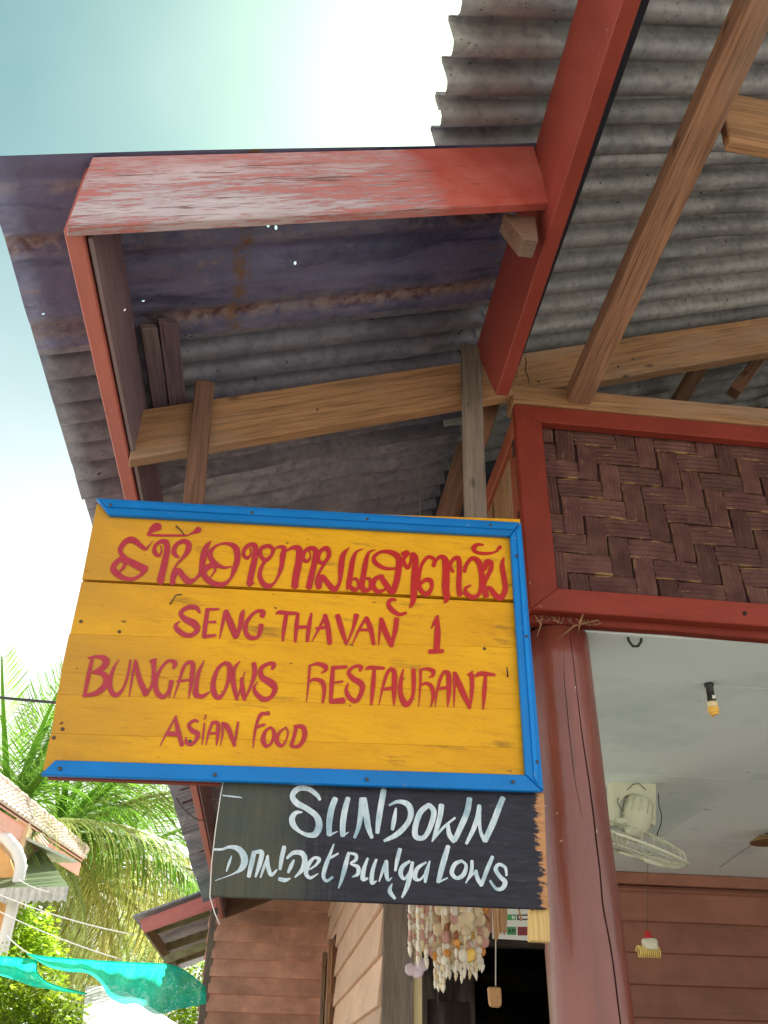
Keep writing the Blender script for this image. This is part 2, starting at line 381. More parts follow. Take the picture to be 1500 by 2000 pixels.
def add_holes(mat, pts, r):
    t = mat.node_tree; g = t.nodes.new('ShaderNodeNewGeometry'); acc = None
    for p in pts:
        d0 = t.nodes.new('ShaderNodeVectorMath'); d0.operation = 'SUBTRACT'; t.links.new(g.outputs['Position'], d0.inputs[0]); d0.inputs[1].default_value = p
        d1 = t.nodes.new('ShaderNodeVectorMath'); d1.operation = 'CROSS_PRODUCT'; t.links.new(d0.outputs[0], d1.inputs[0]); d1.inputs[1].default_value = tuple(RN)
        d = t.nodes.new('ShaderNodeVectorMath'); d.operation = 'LENGTH'; t.links.new(d1.outputs[0], d.inputs[0])
        if acc is None: acc = d.outputs['Value']
        else:
            m = t.nodes.new('ShaderNodeMath'); m.operation = 'MINIMUM'; t.links.new(acc, m.inputs[0]); t.links.new(d.outputs['Value'], m.inputs[1]); acc = m.outputs[0]
    m = t.nodes.new('ShaderNodeMath'); m.operation = 'LESS_THAN'; t.links.new(acc, m.inputs[0]); m.inputs[1].default_value = r
    tr = t.nodes.new('ShaderNodeBsdfTransparent'); mx = t.nodes.new('ShaderNodeMixShader')
    out = [n for n in t.nodes if n.type == 'OUTPUT_MATERIAL'][0]; bs = [n for n in t.nodes if n.type == 'BSDF_PRINCIPLED'][0]
    t.links.new(m.outputs[0], mx.inputs[0]); t.links.new(bs.outputs[0], mx.inputs[1]); t.links.new(tr.outputs[0], mx.inputs[2]); t.links.new(mx.outputs[0], out.inputs[0])

def _bamboo():
    s = NT('bamboo_painted'); x = s.xyz(s.obj)
    g = s.noise(s.scale(s.rnd, 12, 260, 260), 1.0, 4, .7); b = s.noise(s.rnd, 14, 4, .6); c = s.noise(s.scale(s.rnd, 20, 140, 140), 1.0, 3, .7)
    col = s.mix(s.rng(b, .35, .65), (.080, .032, .030), (.13, .062, .054))
    col = s.mix(s.rng(g, .5, .7, 0, .6), col, (.045, .018, .022))
    col = s.mix(s.rng(c, .67, .70, 0, .7), col, (.48, .28, .10))
    ax_ = s.math('ABSOLUTE', x[1]); ex_ = s.math('MULTIPLY', s.rng(ax_, .028, .0315), s.rng(b, .52, .58)); col = s.mix(s.math('MULTIPLY', ex_, .5), col, (.48, .30, .10))
    col = s.val(s.math('MULTIPLY_ADD', s.oi.outputs['Random'], .5, .78), col)
    s.bump(g, .5, .003); return s.fin(col, .72, .2)
M['bamboo'] = _bamboo()
M['bamboo_core'] = plain('bamboo_raw', (.42, .25, .09), .7)

def _post():
    s = NT('post_paint'); o = s.obj
    g = s.noise(s.scale(o, 20, 20, 2.5), 1.0, 5, .6); b = s.noise(s.scale(o, 5, 5, 2), 1.0, 4, .6); f = s.noise(o, 60, 3, .6)
    col = s.mix(s.rng(b, .3, .7), (.15, .030, .022), (.23, .056, .036))
    col = s.mix(s.rng(g, .5, .7, 0, .5), col, (.10, .022, .02))
    sp = s.noise(o, 45, 2, .5); col = s.mix(s.rng(sp, .73, .76, 0, .6), col, (.62, .5, .45))
    s.bump(s.math('ADD', s.math('MULTIPLY', g, 1.0), s.math('MULTIPLY', b, 1.2)), .45, .012)
    s.b.inputs['Coat Weight'].default_value = .4; s.b.inputs['Coat Roughness'].default_value = .22
    return s.fin(col, s.rng(f, .3, .7, .3, .45), .6)
M['post'] = _post()

def _ceiling():
    s = NT('ceiling_paint'); o = s.rnd
    b = s.noise(o, 1.3, 5, .6); f = s.noise(s.scale(o, 8, 30, 8), 1.0, 4, .7)
    col = s.mix(s.rng(b, .3, .7), (.78, .89, .92), (.82, .91, .93))
    col = s.mix(s.rng(b, .52, .68, 0, .7), col, (.50, .66, .67))
    col = s.mix(s.rng(f, .67, .72, 0, .7), col, (.16, .19, .18))
    s.bump(f, .15, .003); return s.fin(col, .5, .4)
M['ceiling'] = _ceiling()

def leafmat(name, c1, c2, tr=.5):
    s = NT(name); b = s.noise(s.scale(s.obj, 1, 1, 1), 2.5, 3, .6); g = s.n('ShaderNodeNewGeometry')
    col = s.mix(s.rng(b, .35, .65), c1, c2)
    col = s.val(s.math('MULTIPLY_ADD', s.oi.outputs['Random'], .5, .75), col)
    col = s.val(s.math('MULTIPLY_ADD', g.outputs['Random Per Island'], .7, .65), col)
    s.fin(col, .45, .4)
    t = s.n('ShaderNodeBsdfTranslucent'); s.l(s.val(1.3, col), t.inputs[0]); mx = s.n('ShaderNodeMixShader'); mx.inputs[0].default_value = tr
    s.l(s.b.outputs[0], mx.inputs[1]); s.l(t.outputs[0], mx.inputs[2]); s.l(mx.outputs[0], s.out.inputs[0]); return s.m
M['palm_green'] = leafmat('palm_green', (.10, .24, .02), (.18, .34, .04))
M['palm_yellow'] = leafmat('palm_yellow', (.34, .38, .09), (.46, .42, .12))
M['palm_olive'] = leafmat('palm_olive', (.20, .28, .07), (.30, .34, .10))
M['leaf_bright'] = leafmat('leaf_bright', (.20, .36, .02), (.34, .46, .03))
M['leaf_far'] = leafmat('leaf_far', (.14, .24, .07), (.22, .30, .09))
M['trunk'] = wood('palm_trunk', (.28, .24, .19), (.20, .17, .13))

# ================================================================ GROUND
def ground():
    s = NT('ground_sand'); p = s.obj
    b = s.noise(p, .6, 6, .6); f = s.noise(p, 14, 4, .7)
    col = s.mix(s.rng(b, .35, .65), (.36, .33, .29), (.45, .42, .36)); col = s.mix(s.rng(f, .5, .75, 0, .5), col, (.28, .21, .14))
    s.bump(f, .5, .03); m = s.fin(col, .9, .2)
    n = 40; vs = []; fs = []
    for j in range(n + 1):
        for i in range(n + 1):
            u = (i/n*2 - 1); v = (j/n*2 - 1); x = math.copysign(abs(u)**3, u)*900; y = math.copysign(abs(v)**3, v)*900
            vs.append((x, y, -0.004 - .05*max(0, noise.noise(V((x*.13, y*.13, 2))))))
    for j in range(n):
        for i in range(n): fs.append((j*(n+1)+i, j*(n+1)+i+1, (j+1)*(n+1)+i+1, (j+1)*(n+1)+i))
    tag(link('ground', mesh('ground', vs, fs, m, True), Matrix()), 'pale sandy ground around the restaurant', None, kind='structure')
    pm = plain('porch_concrete', (.34, .31, .28), .8)
    prism('porch_floor', [(-1.3, -.25, .012), (5.4, -.25, .012), (5.4, 9.8, .012), (-1.3, 9.8, .012)], (0, 0, .12), pm).__setitem__('kind', 'structure')
ground()

# ================================================================ RESTAURANT BUILDING
RB = thing('restaurant_building', (2.2, 3, 0), 'open wooden restaurant with tin roof, red posts and woven bamboo gable behind the yellow sign', 'building')

# ---- roof sheets: corrugations run down the slope
PITCH = .0975
def sheet(t0, t1, a0, a1, prof, mat, off=.0, mirror=None, ny=22, jag=.004, seed=0):
    per = t1 - t0; ns = max(8, int(per / PITCH * 9)); vs = []; fs = []
    O = V((a0, t0 + SK*a0, rz(a0) + off)); X = V((1, SK, SL)).normalized()
    if mirror: X = V((1, SK, -SL)).normalized(); O = V((a0, t0 + SK*a0, rz(2*mirror - a0) + off))
    Mx = frame(O, X, V((0, 1, 0))); L = (a1 - a0) / X.x
    th = .0016; ck_ = math.sqrt(1 - X.y**2)
    for side in (0, 1):
        for j in range(ny + 1):
            for i in range(ns + 1):
                tt = per * i / ns
                h = prof(tt) ; x = L * j / ny
                if j == 0: x += noise.noise(V((tt*6, seed, 1))) * jag
                h += noise.noise(V((x*1.3, tt*3 + seed*7, seed))) * .007
                dn_ = noise.noise(V((x*2.2 + seed, tt*9, 5.0)))
                if dn_ > .30: h -= (dn_ - .30)*.05*abs(noise.noise(V((x*16, tt*30, 2))))*3
                vs.append((x + tt*X.y, tt*ck_, h + (th if side else 0)))
    nn = (ny+1)*(ns+1)
    for j in range(ny):
        for i in range(ns):
            q = (j*(ns+1)+i, j*(ns+1)+i+1, (j+1)*(ns+1)+i+1, (j+1)*(ns+1)+i)
            fs.append(q); fs.append(tuple(k + nn for k in reversed(q)))
    for i in range(ns):
        fs.append((i+1, i, nn+i, nn+i+1)); k = ny*(ns+1); fs.append((k+i, k+i+1, nn+k+i+1, nn+k+i))
    me = mesh('roof_sheet', vs, fs, mat, True)
    return link('roof_sheet', me, Mx, RB)
def corr(A):
    def f(t):
        c = math.cos(2*math.pi*t/PITCH); return A*(c + .30*math.cos(4*math.pi*t/PITCH)) + A
    return f
def flatprof(t):           # wide shallow ribs of the old flattened sheets
    h = .004*math.sin(t*9)
    for c, w, k in ((.06, .02, .010), (.14, .015, -.006), (.225, .016, .018), (.30, .02, .012), (.41, .015, -.006), (.50, .022, .012)):
        h += k*math.exp(-((t - c)/w)**2)
    return h + .004
def lowprof(t): return .012*math.cos(2*math.pi*t/PITCH) + .014 + .003*math.sin(t*14)
EA = -1.385; RA = 2.25
sheet(-.803, -.235, EA, -.10, flatprof, M['tin_blue'], .000, seed=1)
sheet(-.255, .49, EA - .005, -.10, corr(.025), M['tin_mid'], .012, seed=2)
sheet(.47, 1.25, EA + .005, -.10, lowprof, M['tin_mid'], .003, seed=3)
k = 4
t = 1.22
while t < 7.9:
    e = min(t + .80, 7.95)
    sheet(t, e, EA + random.uniform(-.008, .008), -.10, corr(.014), M['tin_mid'], .004 + .006*(k % 2), seed=k, ny=4); t = e - .03; k += 1
t = -2.45
while t < 7.9:
    e = min(t + .8, 7.95)
    a0 = -.405 if e < -.72 else (-.125 if t < -.1 else -.17)
    A = .025 if t < 0.3 else .022
    if t < -.85 < e:            # sheet that stops level with the end of the upper eave
        e = -.72; a0 = -.405
    sheet(t, e, a0 + random.uniform(-.006, .006), RA, corr(A), M['tin_grey' if t < .1 else 'tin_shaded'], .018 + .006*(k % 2), seed=k, ny=34 if t < 1 else 4, jag=.008); t = e - (.035 if e == -.72 else .025); k += 1
t = -2.45
while t < 7.9:
    e = min(t + .8, 7.95); sheet(t, e, RA, 5.9, corr(.016), M['tin_grey'], .018 + .006*(k % 2), mirror=RA, seed=k, ny=3); t = e - .025; k += 1
def P_on(x, y): p = hr(x, y); return tuple(p)
HOLES = [(527,447),(541,448),(743,433),(770,431),(576,513),(740,583),(280,588),(85,615),(544,600)]
for m_ in (M['tin_blue'],):
    add_holes(m_, [P_on(*h) for h in HOLES], .0042)
prism('ridge_cap', [(RA-.2, -2.5, rz(RA)-.02), (RA, -2.5, rz(RA)+.07), (RA+.2, -2.5, rz(RA)-.02), (RA, -2.5, rz(RA)+.055)], (0, 10.6, 0), M['tin_grey'], RB, (0, 1, 0), 0)

# ---- red purlin, weathered fascia, eave board
pz = lambda a: rz(a) - .004
pe = hx(968, 772, -.113); pf = hx(1215, 0, -.113); pf = pf + (pf - pe)*.8
pur = [(-.137, pf.y, 3.683), (-.137, -.03, 3.683), tuple(pe), tuple(pf)]
prism('purlin', pur, (.040, 0, .0), M['red'], RB, (0, 1, 0), .003)
fa0 = V((-1.176, -.974, 3.228)); fa1 = V((-.140, -.820, 3.684)); dn = V((0, 0, -.228)); hd = V((.148, -1, 0)).normalized()
fx = (fa1 - fa0)
prism('fascia_board', [fa0 + V((-.008, -.001, 0)), fa1, fa1 + dn + V((.030, .003, .004)), fa0 + dn + V((-.015, -.002, -.002))], -hd*.028, M['peel'], RB, fx, .003)
def eb(b): return (-1.163, b)
zt = 3.232; zb = 3.022
prism('eave_board', [(-1.163, -.945, zt), (-1.163, 7.86, zt), (-1.168, 7.86, zb), (-1.168, -.945, zb)], (-.040, 0, 0), M['eave_red'], RB, (0, 1, 0), .003)
prism('eave_lining_board', [(-1.1615, -.925, zt - .004), (-1.1615, 7.80, zt - .004), (-1.1625, 7.80, zb + .006), (-1.1625, -.925, zb + .006)], (.010, 0, 0), M['purple_wood'], RB, (0, 1, 0), .001)
# small block nailed under the fascia where it meets the purlin
prism('support_block', [(-.225, -.775, 3.452), (-.140, -.775, 3.452), (-.140, -.775, 3.36), (-.178, -.775, 3.36)], (0, .06, 0), M['batten'], RB, None, .003)
# short doubled boards lying under the sheets beside the eave board
for i, (x0, x1) in enumerate(((-1.142, -1.102), (-1.098, -1.052))):
    q = [V((x0, -.475 - .01*i, rz(x0) - .012)), V((x1, -.465, rz(x1) - .012)), V((x1, -.06, rz(x1) - .012)), V((x0, -.06, rz(x0) - .012))]
    prism('short_board', q, -RN*.02, M['purple_wood'] if i else M['purple_wood'], RB, (0, 1, 0), .002)

prism('shadow_strip', [(-.094, -2.3, 3.475), (-.094, -.19, 3.475), (-.094, -.10, 3.66), (-.094, -2.3, 3.66)], (.055, 0, .0), plain('shadow_dark', (.018, .020, .032), .7), RB, (0, 1, 0), .002)  # dark board added to stand for the shadow strip beside the purlin
# ---- rafter at the front of the building (skewed with the sheets)
def hraf(x, y): return hit(x, y, (0, -.01, 0), V((SK, -1, 0)).normalized())
rt0, rt1 = hraf(255, 802), hraf(1500, 618); rb0, rb1 = hraf(253, 896), hraf(1500, 690)
RAFD = V((1, SK, 0)).normalized()
d = (rt1 - rt0)
ext = d * .9
prism('rafter', [hraf(268, 801), rt1 + ext, rb1 + ext, hraf(252, 897)], V((-SK, 1, 0)).normalized()*.045, M['tan'], RB, d, .003)
# rafters further back
for bb in (1.6, 3.2, 4.8, 6.4):
    A = V((-1.12, bb - .17, rz(-1.12) - .12)); B = V((2.2, bb + .33, rz(2.2) - .12))
    board('rafter', A, B, .13, .045, (0, 0, 1), M['tan_dark'], RB)
nl = lathe_mesh('nail', [(.0001, -.002), (.004, -.002), (.0045, .001), (.0001, .002)], M['nail'], 7)
def nails(pts, f, d=(0, -1, 0)):
    for x, y in pts: link('nail', nl, axisM(f(x, y), d), RB)
rfn = V((SK, -1, 0)).normalized()
nails([(1208, 716), (1236, 701), (1224, 735), (1052, 745), (1060, 770), (930, 735), (925, 760), (384, 822), (388, 862), (620, 800)], lambda x, y: hit(x, y, (0, -.0112, 0), rfn), tuple(rfn))
def split(pts, w=.0016):
    tube('split', [hit(x, y, (0, -.0104, 0), rfn) for x, y in pts], [w*.3] + [w]*(len(pts)-2) + [w*.3], M['black'], RB, 4)
split([(1024, 692), (1028, 705), (1026, 722), (1032, 738), (1034, 752)]); split([(1008, 698), (1006, 716), (1010, 733), (1002, 748)]); split([(1180, 672), (1215, 668), (1250, 662)], .001)
# ---- joist lying along the top of the gable and running out over the viewer
board('joist', (.205, -2.3, 3.535), (.212, -.012, 3.532), .078, .065, (1, 0, 0), M['tan_dark'], RB, n=16)
board('joist', (1.30, -2.3, 3.535), (1.30, -.012, 3.532), .078, .065, (1, 0, 0), M['tan_dark'], RB, n=16)
p0, p1 = hy(1418, 192, -1.0), hy(1400, 282, -1.0)
board('noggin', (p0 + p1)/2, V((1.262, -.98, 3.55)), (p0 - p1).length, .03, (0, 0, 1), M['tan'], RB)
# tie beam on top of the woven gable
board('tie_beam', (-.012, .032, 3.522), (5.2, .042, 3.522), .078, .09, (0, 0, 1), M['tan'], RB, n=24)
board('truss_strut', hy(1432, 768, .5), hy(1530, 640, .5), .055, .05, (0, 1, 0), M['tan_dark'], RB)
board('beam_stub', (.50, .25, 3.60), (.50, .9, 3.60), .07, .045, (1, 0, 0), M['tan'], RB)
# purlins beyond, in the dark of the roof
for a in (.9, 1.6): board('purlin', (a, .35, rz(a) - .05), (a, 7.8, rz(a) - .05), .06, .04, (1, 0, 0), M['tan_dark'], RB)
board('purlin', (-.62, 1.3, rz(-.62) - .045), (-.62, 7.8, rz(-.62) - .045), .05, .035, (1, 0, 0), M['tan_dark'], RB)

# ---- battens that carry the sign
def vb(name, p_top, p_bot, w, t, mat, Y):
    A = hy(*p_top, Y); B = hy(*p_bot, Y); return board(name, A + V((0, t/2, 0)), B + V((0, t/2, 0)), w, t, (1, 0, 0), mat, RB)
A = hs(400, 742, -.046); B = hs(376, 985, -.046); B = A + (B - A)*1.9
board('sign_batten', A + V((0, .014, 0)), B + V((0, .014, 0)), .056, .026, (1, SK, 0), M['batten'], RB)
A = hs(921, 672, -.046); B = hs(931, 1015, -.046); B = A + (B - A)*1.7
board('sign_batten', A + V((0, .014, 0)), B + V((0, .014, 0)), .066, .026, (1, SK, 0), M['grey_wood'], RB)
# braces seen between the batten and the gable
A = hy(915, 870, .30); B = hy(872, 1015, .30); board('brace', A, B + (B - A)*.6, .075, .04, (1, -.8, 0), M['batten'], RB)
A = hy(962, 775, .14); B = hy(925, 880, .14); board('brace', A, B, .06, .05, (1, .2, 0), M['tan_dark'], RB)

# ---- gable facing the street: red frame round woven bamboo
GZ0, GZ1 = 2.735, 3.482
GABLE_X = (-.008, 1.72, 3.45, 5.18)
BKM = plain('mat_backing', (.05, .02, .025), .8)
def gable(x0, x1, strips):
    fr = thing  # noqa
    zt_, zb_ = GZ1, 2.722
    wl = .088; wt = .066; wb_ = .075
    g = link('woven_panel', mesh('woven_panel', [(x0+.03, .05, zb_+.03), (x1-.03, .05, zb_+.03), (x1-.03, .05, zt_-.03), (x0+.03, .05, zt_-.03)], [(0, 1, 2, 3)], BKM), Matrix(), RB)
    def fb(pts, mat=M['redframe'], xd=None): return prism('frame_board', pts, (0, .035, 0), mat, g, xd, .003)
    Y = -.004
    fb([(x0, Y, zt_), (x0 + wl, Y, zt_ - wt), (x0 + wl, Y, zb_ + wb_), (x0, Y, zb_)], xd=(0, 0, 1))
    fb([(x0 + .001, Y, zt_), (x1, Y, zt_), (x1 - wl, Y, zt_ - wt), (x0 + wl + .001, Y, zt_ - wt)], xd=(1, 0, 0))
    fb([(x1, Y, zt_), (x1, Y, zb_), (x1 - wl, Y, zb_ + wb_), (x1 - wl, Y, zt_ - wt)], xd=(0, 0, 1))
    fb([(x0, Y, zb_), (x0 + wl, Y, zb_ + wb_), (x1 - wl, Y, zb_ + wb_), (x1, Y, zb_)], xd=(1, 0, 0))
    # woven strips, two over and two under
    cw, ch = .0695, .0700; zs = zb_ + wb_; cache = {}
    nc = int((x1 - x0 - 2*wl)/cw) + 3; nr = int((zt_ - wt - zs)/ch) + 3
    def strip(kind):
        if kind in cache and len(cache[kind]) > 5: return random.choice(cache[kind])
        if kind == 'v': L, W, rb = 2*ch*1.0, cw*.87, 5
        else: L, W, rb = 2*cw*1.04, ch*.93, 4
        nx = 4; ny = rb*2; vs = []; fs = []; ph = random.random()*9
        for i in range(nx+1):
            u = i/nx; arch = .0035*math.sin(math.pi*min(1, max(0, u)))**.6 + .001
            for j in range(ny+1):
                v = j/ny; rib = .0024 if j % 2 else 0.0
                x = (u-.5)*L + random.uniform(-.0025, .0025)*(i in (0, nx)); y = (v-.5)*W + .0012*noise.noise(V((u*3, v*4, ph)))
                vs.append((x, y, arch + rib + .0012*noise.noise(V((u*2+ph, v*9, ph)))))
        for i in range(nx):
            for j in range(ny): fs.append((i*(ny+1)+j, (i+1)*(ny+1)+j, (i+1)*(ny+1)+j+1, i*(ny+1)+j+1))
        # turned-down rim
        base = len(vs); rim = [j for j in range(ny+1)] + [i*(ny+1)+ny for i in range(1, nx+1)] + [nx*(ny+1)+j for j in range(ny-1, -1, -1)] + [i*(ny+1) for i in range(nx-1, 0, -1)]
        for r in rim: vs.append((vs[r][0], vs[r][1], -.006))
        for q in range(len(rim)): q2 = (q+1) % len(rim); fs.append((rim[q], rim[q2], base+q2, base+q))
        me = mesh('bamboo_strip', vs, fs, M['bamboo']); cache.setdefault(kind, []).append(me); return me
    done = 0
    for c in range(-2, nc):
        for r in range(-2, nr):
            x = x0 + wl - .02 + c*cw; z = zt_ - wt + .02 - r*ch
            ph = (c - r) % 4
            # vertical float starts where ph==0, horizontal float where ph==2
            if ph == 0: cx_, cz_, kind, dirv = x + cw/2, z, 'v', V((0, 0, -1))
            elif ph == 2: cx_, cz_, kind, dirv = x + cw, z - ch/2, 'h', V((1, 0, 0))
            else: continue
            if not (x0 + wl - .06 < cx_ < x1 - wl + .06 and zb_ + wb_ - .05 < cz_ < zt_ - wt + .05): continue
            if not strips: continue
            tw = random.uniform(-.03, .03); dirv = (dirv + V((tw if kind == 'v' else 0, 0, tw if kind == 'h' else 0))).normalized()
            Mx = frame((cx_ + random.uniform(-.002, .002), .0425 - (.0012 if kind == 'v' else 0), cz_ + random.uniform(-.002, .002)), dirv, V((0, 0, 1)) if kind == 'h' else V((1, 0, 0)))
            if (Mx.to_3x3() @ V((0, 0, 1))).y > 0: Mx = Mx @ Matrix.Diagonal((1, -1, -1, 1))
            link('bamboo_strip', strip(kind), Mx, g); done += 1
    return done
gable(GABLE_X[0], GABLE_X[1], True)
gable(GABLE_X[1], GABLE_X[2], True); gable(GABLE_X[2], GABLE_X[3], False)
# lower beam behind the frame
board('lintel_beam', (-.01, .050, 2.731), (5.2, .050, 2.731), .064, .034, (0, 0, 1), M['redframe'], RB, n=24, wob=.004)
bt = tube('bolt_hole', [(.64, -.0065, 2.757), (.64, -.0045, 2.757)], .0065, M['black'], RB)
# ---- side gable over the porch edge (runs away from the viewer)
sg = link('side_panel', mesh('side_panel', [(.028, .03, 2.72), (.028, 2.9, 2.72), (.028, 2.9, 3.44), (.028, .03, 3.44)], [(0, 1, 2, 3)], M['tan']), Matrix(), RB)
def sb(pts, d=(.03, 0, 0), mat='redorange', xd=None): prism('frame_board', pts, d, M[mat], sg, xd, .003)
X = -.006
sb([(X, .04, 3.46), (X, 2.95, 3.46), (X, 2.95, 3.385), (X, .04, 3.385)], xd=(0, 1, 0))
sb([(X, .04, 2.80), (X, 2.95, 2.80), (X, 2.95, 2.725), (X, .04, 2.725)], xd=(0, 1, 0))
sb([(X - .001, .042, 3.383), (X - .001, .105, 3.383), (X - .001, .105, 2.802), (X - .001, .042, 2.802)], xd=(0, 0, 1))
sb([(X - .001, 1.45, 3.383), (X - .001, 1.52, 3.383), (X - .001, 1.52, 2.802), (X - .001, 1.45, 2.802)], xd=(0, 0, 1))
for i, (f0, f1) in enumerate(((.12, .40), (.42, .70), (.72, .98), (1.0, 1.42))):
    sb([(.004, f0, 3.37), (.004, f1, 3.37), (.004, f1, 2.81), (.004, f0, 2.81)], (.012, 0, 0), 'tan', (0, 0, 1))

# ---- red log post
def post(x, y, r0, top, seed, label=None, lean=0.0):
    vs = []; fs = []; seg = 40; rows = 30
    for j in range(rows+1):
        z = top * j / rows
        for k in range(seg):
            a = 2*math.pi*k/seg; r = r0*(1.04 - .10*z/top) + .006*noise.noise(V((math.cos(a)*1.2, math.sin(a)*1.2, z*1.1 + seed))) + .0025*noise.noise(V((math.cos(a)*4, math.sin(a)*4, z*4 + seed)))
            # drying cracks
            vs.append((r*math.cos(a), r*math.sin(a), z))
    for j in range(rows):
        for k in range(seg):
            k2 = (k+1) % seg; fs.append((j*seg+k, j*seg+k2, (j+1)*seg+k2, (j+1)*seg+k))
    fs.append(tuple(rows*seg + k for k in range(seg)))
    return link('post', mesh('post', vs, fs, M['post'], True), Matrix.Translation((x, y, 0)) @ Matrix.Rotation(lean, 4, 'Y'), RB)
post(.098, .115, .100, 2.69, 3, lean=R(.0))
post(1.75, .10, .095, 2.68, 8); post(3.45, .10, .095, 2.68, 12); post(5.15, .10, .095, 2.68, 15)
# thin long cracks on the near post, as proud-free grooves: narrow dark slots
ck = plain('crack_dark', (.02, .006, .005), .9)
def crack(a0, tw, z0, z1, w=.0016, seed=0):
    pts = []
    for i in range(40):
        z = z0 + (z1 - z0)*i/39; a = a0 + tw*(z - 1.5) + .16*noise.noise(V((z*2.2, seed, 0))) + .05*noise.noise(V((z*9, seed, 4)))
        r = .100*(1.04 - .10*z/2.69) + .006*noise.noise(V((math.cos(a)*1.2, math.sin(a)*1.2, z*1.1 + 3))) + .0025*noise.noise(V((math.cos(a)*4, math.sin(a)*4, z*4 + 3))) 
        pts.append((.098 + (r+.0002)*math.cos(a), .115 + (r+.0002)*math.sin(a), z))
    tube('crack', pts, [w*(.35 + .65*math.sin(math.pi*i/39)) for i in range(40)], ck, RB, 5)
crack(-1.10, -.30, 1.35, 2.66, .0022, 1); crack(-1.75, .04, 2.15, 2.62, .0011, 5)
# frayed strips stuck on top of the post
for px in ((1168, 1212, 1118, 1226, 1090, 1250), (1138, 1200, 1132, 1215, 1128, 1238), (1045, 1205, 1055, 1222, 1048, 1245)):
    q = [hy(px[i], px[i+1], .0) + V((0, -.004 - .006*(i == 2), 0)) for i in (0, 2, 4)]
    tube('bark_strip', q, [.0022, .0028, .0008], M['tan'], RB, 5)
for i in range(16):
    xx = .012 + .18*i/15; tube('bark_strip', [(xx, .02, 2.716), (xx + random.uniform(-.012, .012), .012, 2.700), (xx + random.uniform(-.02, .02), .008, 2.688)], [.0018, .0018, .0008], M['tan_dark'], RB, 5)

# ---- ceiling of flat sheets
cz = lambda y: 2.701 - .0165*y
cx = [.045, 1.25, 2.47, 3.69, 4.9]; cy = [.070, .385, 1.306, 2.25, 3.05]
for i in range(4):
    for j in range(4):
        prism('ceiling_sheet', [(cx[i]+.0012, cy[j]+.0025, cz(cy[j])), (cx[i+1]-.0012, cy[j]+.0025, cz(cy[j])), (cx[i+1]-.0012, cy[j+1]-.0025, cz(cy[j+1])), (cx[i]+.0012, cy[j+1]-.0025, cz(cy[j+1]))], (0, 0, .008), M['ceiling'], RB, (1, 0, 0), 0)
prism('ceiling_backing', [(.04, .072, 2.716), (5.2, .072, 2.716), (5.2, 8, 2.716), (.04, 8, 2.716)], (0, 0, .02), M['tan_dark'], RB, None, 0)
prism('side_beam', [(-.03, .10, 2.712), (.045, .10, 2.712), (.045, .10, 2.63), (-.03, .10, 2.63)], (0, 2.93, 0), M['redframe'], RB, (0, 1, 0))

# ---- walls of overlapping planks
def plank_wall(name, A, B, z0, z1, h, out, mat, t=.024, jitter=.003, lab=None, joint=0):
    """A,B (x,y) ends; out = outward normal"""
    A = V((A[0], A[1], 0)); B = V((B[0], B[1], 0)); O = V((out[0], out[1], 0)).normalized()
    w = thing_part(name, (A + B)/2 + V((0, 0, z0)))
    z = z0
    while z < z1 - .01:
        z2 = min(z + h + .012, z1)
        side = (V((0, 0, z2 - z)) - O*.026).normalized()
        mid = O*(t*.5 + .012)
        j = random.uniform(-jitter, jitter)
        board('plank', A + V((0, 0, (z+z2)/2 + j)) + mid, B + V((0, 0, (z+z2)/2 + j + random.uniform(-jitter, jitter))) + mid, z2 - z, t, side, mat, w, n=8, wob=.002, bev=.003)
        z += h
    return w
def thing_part(name, loc):
    o = bpy.data.objects.new(name, None); COL.objects.link(o); o.parent = RB; Mx = Matrix.Translation(loc); o.matrix_basis = WM[RB.name].inverted() @ Mx; WM[o.name] = Mx; o.empty_display_size = .1
    return o
# right back wall (painted red-brown) behind the porch
plank_wall('wall', (.90, 3.05), (4.9, 3.03), .02, 2.58, .158, (0, -1), M['backwall'])
prism('wall_trim', [(.87, 3.0, 2.648), (4.9, 2.99, 2.648), (4.9, 2.99, 2.585), (.87, 3.0, 2.585)], (0, .04, 0), M['backwall'], RB, (1, 0, 0))
plank_wall('wall', (4.9, 3.05), (4.9, .2), .02, 2.64, .158, (-1, 0), M['backwall'])
# wall above and beside the door
plank_wall('wall', (.139, 3.075), (.86, 3.075), 2.30, 3.6, .158, (0, -1), M['brownwall'])
prism('door_frame', [(.84, 3.0, 0), (.905, 3.0, 0), (.905, 3.0, 2.64), (.84, 3.0, 2.64)], (0, .1, 0), M['cream'], RB, (0, 0, 1))
prism('door_frame', [(.090, 3.0, 0), (.139, 3.0, 0), (.139, 3.0, 2.64), (.090, 3.0, 2.64)], (0, .1, 0), M['cream'], RB, (0, 0, 1))
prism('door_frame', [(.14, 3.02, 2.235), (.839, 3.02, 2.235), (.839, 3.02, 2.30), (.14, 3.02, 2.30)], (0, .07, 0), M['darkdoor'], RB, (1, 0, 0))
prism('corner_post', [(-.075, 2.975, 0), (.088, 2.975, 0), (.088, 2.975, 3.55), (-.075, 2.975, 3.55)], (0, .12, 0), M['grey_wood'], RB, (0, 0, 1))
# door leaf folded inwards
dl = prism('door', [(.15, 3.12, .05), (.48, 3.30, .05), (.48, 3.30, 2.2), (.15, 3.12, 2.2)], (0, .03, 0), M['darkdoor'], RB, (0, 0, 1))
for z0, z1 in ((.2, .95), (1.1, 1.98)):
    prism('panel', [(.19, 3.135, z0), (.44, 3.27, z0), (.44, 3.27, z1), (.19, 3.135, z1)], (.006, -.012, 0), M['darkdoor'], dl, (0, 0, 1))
tube('handle', [(.245, 3.12, 1.93), (.235, 3.09, 1.93), (.235, 3.09, 2.02), (.245, 3.12, 2.02)], .006, M['nail'], dl)
